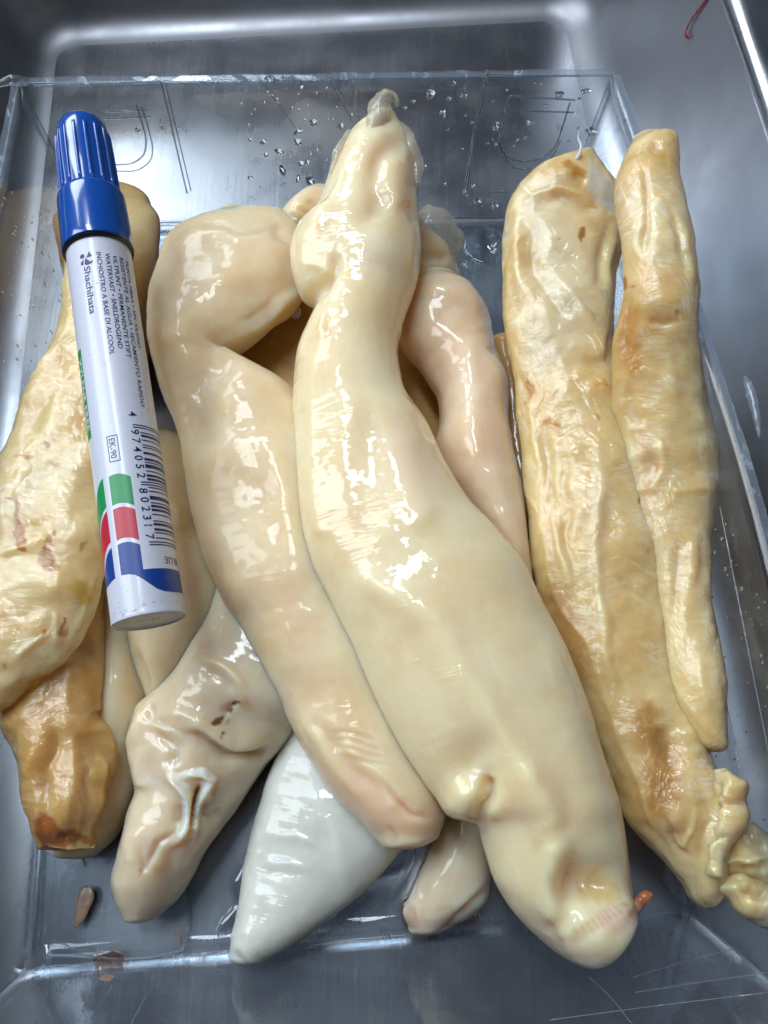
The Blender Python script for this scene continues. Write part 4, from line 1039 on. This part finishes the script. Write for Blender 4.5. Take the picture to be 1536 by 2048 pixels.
for k, ch in enumerate(code):
    s = 46.9 if k == 0 else (43.7 - (3 + 7 * (k - 1)) * mod - .4 if k < 7 else 43.7 - (50 + 7 * (k - 7)) * mod - .4)
    text(ch, 2.55, (lambda s: lambda x, y, w: cyl(s - x, 12.5 + y * D2, np.full(len(x), RT)))(s), 'navy', 'barcode_digit', bold=.025)
text('BLUE', 2.2, lambda x, y, w: cyl(12.6 - y, 74 - x * D2 * 1.02, np.full(len(x), RT)), 'navy', bold=.0)
V = []; Fc = []; rs = random.Random(11)
for q in range(46):
    s_, p_ = (rs.uniform(1.3, 4.5), rs.uniform(-70, 75)) if q < 30 else (rs.uniform(5, 92), rs.uniform(-70, 75))
    ln_, wd_, an_ = rs.uniform(.15, .9), rs.uniform(.03, .07), rs.uniform(-1.2, 1.2)
    b0 = len(V)
    for u, w in ((-1, -.4), (-.3, -1), (.4, -.8), (1, .2), (.3, 1), (-.5, .7)):
        ds, dp = u * ln_ * math.sin(an_) / 2 + w * wd_ * math.cos(an_), u * ln_ * math.cos(an_) / 2 - w * wd_ * math.sin(an_)
        V.append(cyl(s_ + ds, p_ + dp * D2, RT + .00002))
    Fc.append([b0 + k for k in range(6)])
tag(mesh('scuff_marks', V, Fc, M['scuff'], barrel, smooth=False), kind='stuff')
# faint stamp on the end disc
def on_end(x, y, w):
    return MB - ax * 0 + ax * .00055 + np.outer((x - w / 2) / 1000, -rt) + np.outer((y - 1.9) / 1000, -n0)
text('05402', 1.9, on_end, 'darkflake', 'stamp', parent=ed, bold=.0)

# ------------------------------------------------------------------ water and crumbs
def drop_mesh(name, c, n, rx, ry, h, mat, ang=0, k=14, rings=6, seed=0, tail=.0):
    n = np.array(n) / np.linalg.norm(n)
    a = np.cross([0, 0, 1.], n)
    if np.linalg.norm(a) < .1: a = np.array([1., 0, 0])
    a /= np.linalg.norm(a); b = np.cross(n, a)
    a, b = a * math.cos(ang) + b * math.sin(ang), b * math.cos(ang) - a * math.sin(ang)
    rnd = random.Random(seed); w = [1 + .16 * math.sin(2 * q + rnd.random() * 6) + .1 * math.sin(3 * q + rnd.random() * 6) for q in np.linspace(0, 2 * math.pi, k, endpoint=False)]
    v = []
    for i in range(rings):
        t = i / rings; cr, cz = math.cos(t * math.pi / 2) ** .8, math.sin(t * math.pi / 2)
        for j in range(k):
            q = 2 * math.pi * j / k
            v.append(c + a * rx * cr * w[j] * math.cos(q) + b * ry * cr * w[j] * math.sin(q) + n * h * cz)
    v.append(c + n * h)
    f = grid_faces(rings, k, True).tolist() + [[(rings - 1) * k + j, (rings - 1) * k + (j + 1) % k, rings * k] for j in range(k)] + [list(range(k))[::-1]]
    return np.array(v), f
drops = [(620, 362, 10, 9), (560, 303, 9, 5), (595, 285, 7, 6), (602, 328, 8, 5), (565, 342, 5, 10), (627, 246, 8, 6), (597, 263, 10, 4), (502, 280, 6, 3), (527, 285, 7, 3), (536, 157, 7, 4), (602, 177, 4, 5), (596, 358, 4, 8), (615, 325, 5, 4), (536, 185, 5, 4), (682, 253, 7, 6), (532, 310, 5, 4), (500, 355, 5, 3),
         (861, 189, 8, 8), (898, 197, 5, 4), (929, 190, 7, 6), (908, 167, 4, 5), (886, 225, 5, 4), (826, 204, 5, 3), (810, 216, 4, 3), (1118, 190, 8, 7), (1063, 245, 4, 4), (992, 253, 6, 7), (1090, 212, 5, 4), (1120, 258, 4, 5), (1171, 182, 9, 5), (1180, 262, 8, 7), (955, 402, 7, 5), (990, 410, 7, 7), (1057, 245, 4, 3),
         (850, 332, 3, 3), (275, 260, 5, 4), (325, 256, 4, 3)]
for i, (x, y, rx, ry) in enumerate(drops):
    c = on_back(x, y, .0001)
    sc = np.linalg.norm(c - EYE) / FPX
    v, f = drop_mesh('d', c, bn, rx * sc, ry * sc * 1.15, min(rx, ry) * sc * .55, 'water', ang=random.uniform(-.5, .5), seed=i)
    o = mesh('water_drop', v, f, M['water'], None, c)
    if x < 760:
        tag(o, 'clear water drop on the back wall of the box, left of the torn white tip', 'water drop', 'water drops left of the torn tip')
    else:
        tag(o, 'clear water drop on the back wall of the box, right of the torn white tip', 'water drop', 'water drops right of the torn tip')
# specks on the back, left and right walls that are too small to count
ln = np.cross(fBL - fFL, rFL - fFL); ln /= np.linalg.norm(ln)
if ln[0] < 0: ln = -ln
V = []; F_ = []
rnd = random.Random(3)
for q in range(260):
    k = rnd.random()
    if k < .35: x, y, p0, nn = rnd.gauss(80, 50), rnd.uniform(380, 800), fFL, ln
    elif k < .6: x, y, p0, nn = rnd.uniform(480, 720), rnd.uniform(150, 400), fBL, bn
    elif k < .8: x, y, p0, nn = rnd.uniform(880, 1180), rnd.uniform(150, 420), fBL, bn
    else: x, y, p0, nn = rnd.uniform(1420, 1536), rnd.uniform(950, 1750), fFR, rn
    if k < .35 and not (0 < x < 170): continue
    c = on_plane(x, y, p0 + nn * .0001, nn)
    if c[2] < .002 or c[2] > .048: continue
    sc = np.linalg.norm(c - EYE) / FPX; r = rnd.uniform(1.0, 3.2)
    v, f = drop_mesh('d', c, nn, r * sc, r * sc * rnd.uniform(.8, 1.8), r * sc * .6, 'water', ang=rnd.uniform(-.6, .6), k=8, rings=3, seed=q)
    b0 = len(V); V += list(v); F_ += [[a + b0 for a in g] for g in f]
o = mesh('water_specks', V, F_, M['water'])
tag(o, 'fine spray of tiny water specks over the walls of the plastic box', 'water specks', kind='stuff')


def puddle(name, outline, z0, h, mat, label, seed=0):
    pts = smoothline(list(outline) + [outline[0]], 90)[:-1]
    c = pts.mean(0); rows = []
    n = len(pts)
    for s, zz in ((1.0, .0), (.985, .45), (.95, .85), (.85, 1.0), (.5, 1.0), (.05, 1.0)):
        q = c + (pts - c) * s
        rows.append(P(q[:, 0], q[:, 1], np.full(n, z0 + h * zz)))
    f = grid_faces(len(rows), n, True).tolist() + [list(range(n))[::-1], list(range((len(rows) - 1) * n, len(rows) * n))]
    v = np.vstack(rows)
    o = mesh(name, v, f, M[mat], None, v.mean(0))
    tag(o, label, 'puddle'); return o
puddle('puddle', [(455, 1770), (480, 1720), (560, 1640), (700, 1660), (830, 1700), (800, 1780), (700, 1850), (560, 1868), (470, 1862), (432, 1872), (440, 1840), (462, 1815)], .45, .9, 'still_water', 'shallow clear puddle around the white cone shaped maw')
puddle('puddle', [(800, 1830), (805, 1800), (840, 1790), (900, 1800), (960, 1810), (960, 1840), (900, 1862), (850, 1872), (815, 1866)], .5, .9, 'red_water', 'small reddish puddle under the pale maw end')
puddle('puddle', [(935, 470), (965, 455), (1000, 462), (1010, 500), (985, 530), (945, 520), (925, 495)], .45, 1.1, 'still_water', 'round clear puddle on the box floor behind the pinkish maw')
puddle('puddle', [(182, 1910), (240, 1904), (250, 1918), (230, 1932), (190, 1930)], .5, .6, 'red_water', 'narrow brownish puddle along the front crease of the box floor')


def flake(pts, label, mat='flake', th=.12, z=.9, fn=None):
    q = smoothline(pts + [pts[0]], 40)[:-1]; n = len(q); c = q.mean(0)
    rows = []
    for s, zz in ((1, 0), (.96, th), (.5, th * 1.3), (.03, th * 1.2)):
        g = c + (q - c) * s
        if fn is None: rows.append(P(g[:, 0], g[:, 1], np.full(n, z + zz)))
        else: rows.append(np.array([fn(a, b) for a, b in g]) + fn_ * zz / 1000)
    v = np.vstack(rows)
    v = v + .0001 * np.stack([noise(v * 900, 1), noise(v * 900, 2), noise(v * 900, 3)], -1)
    f = grid_faces(4, n, True).tolist() + [list(range(n))[::-1], list(range(3 * n, 4 * n))]
    o = mesh('skin_flake', v, f, M[mat], None, v.mean(0))
    tag(o, label, 'flake')
flake([(158, 1785), (168, 1774), (184, 1776), (188, 1795), (178, 1820), (168, 1840), (150, 1855), (148, 1845), (152, 1825), (154, 1805)], 'translucent brown skin flake with a tail on the box floor near the scorched tail')
flake([(350, 1860), (356, 1866), (362, 1882), (360, 1896), (357, 1880), (351, 1870)], 'thin brown skin sliver on the box floor under the greyish torn maw')
flake([(196, 1958), (212, 1950), (230, 1955), (222, 1962), (206, 1962)], 'brown seed shaped flake on the front wall of the box, left', fn=on_front)
flake([(588, 620), (600, 614), (602, 628), (594, 638), (582, 634)], 'small white scrap in the amber hollow beside the central cream maw', 'pwhite', z=18)
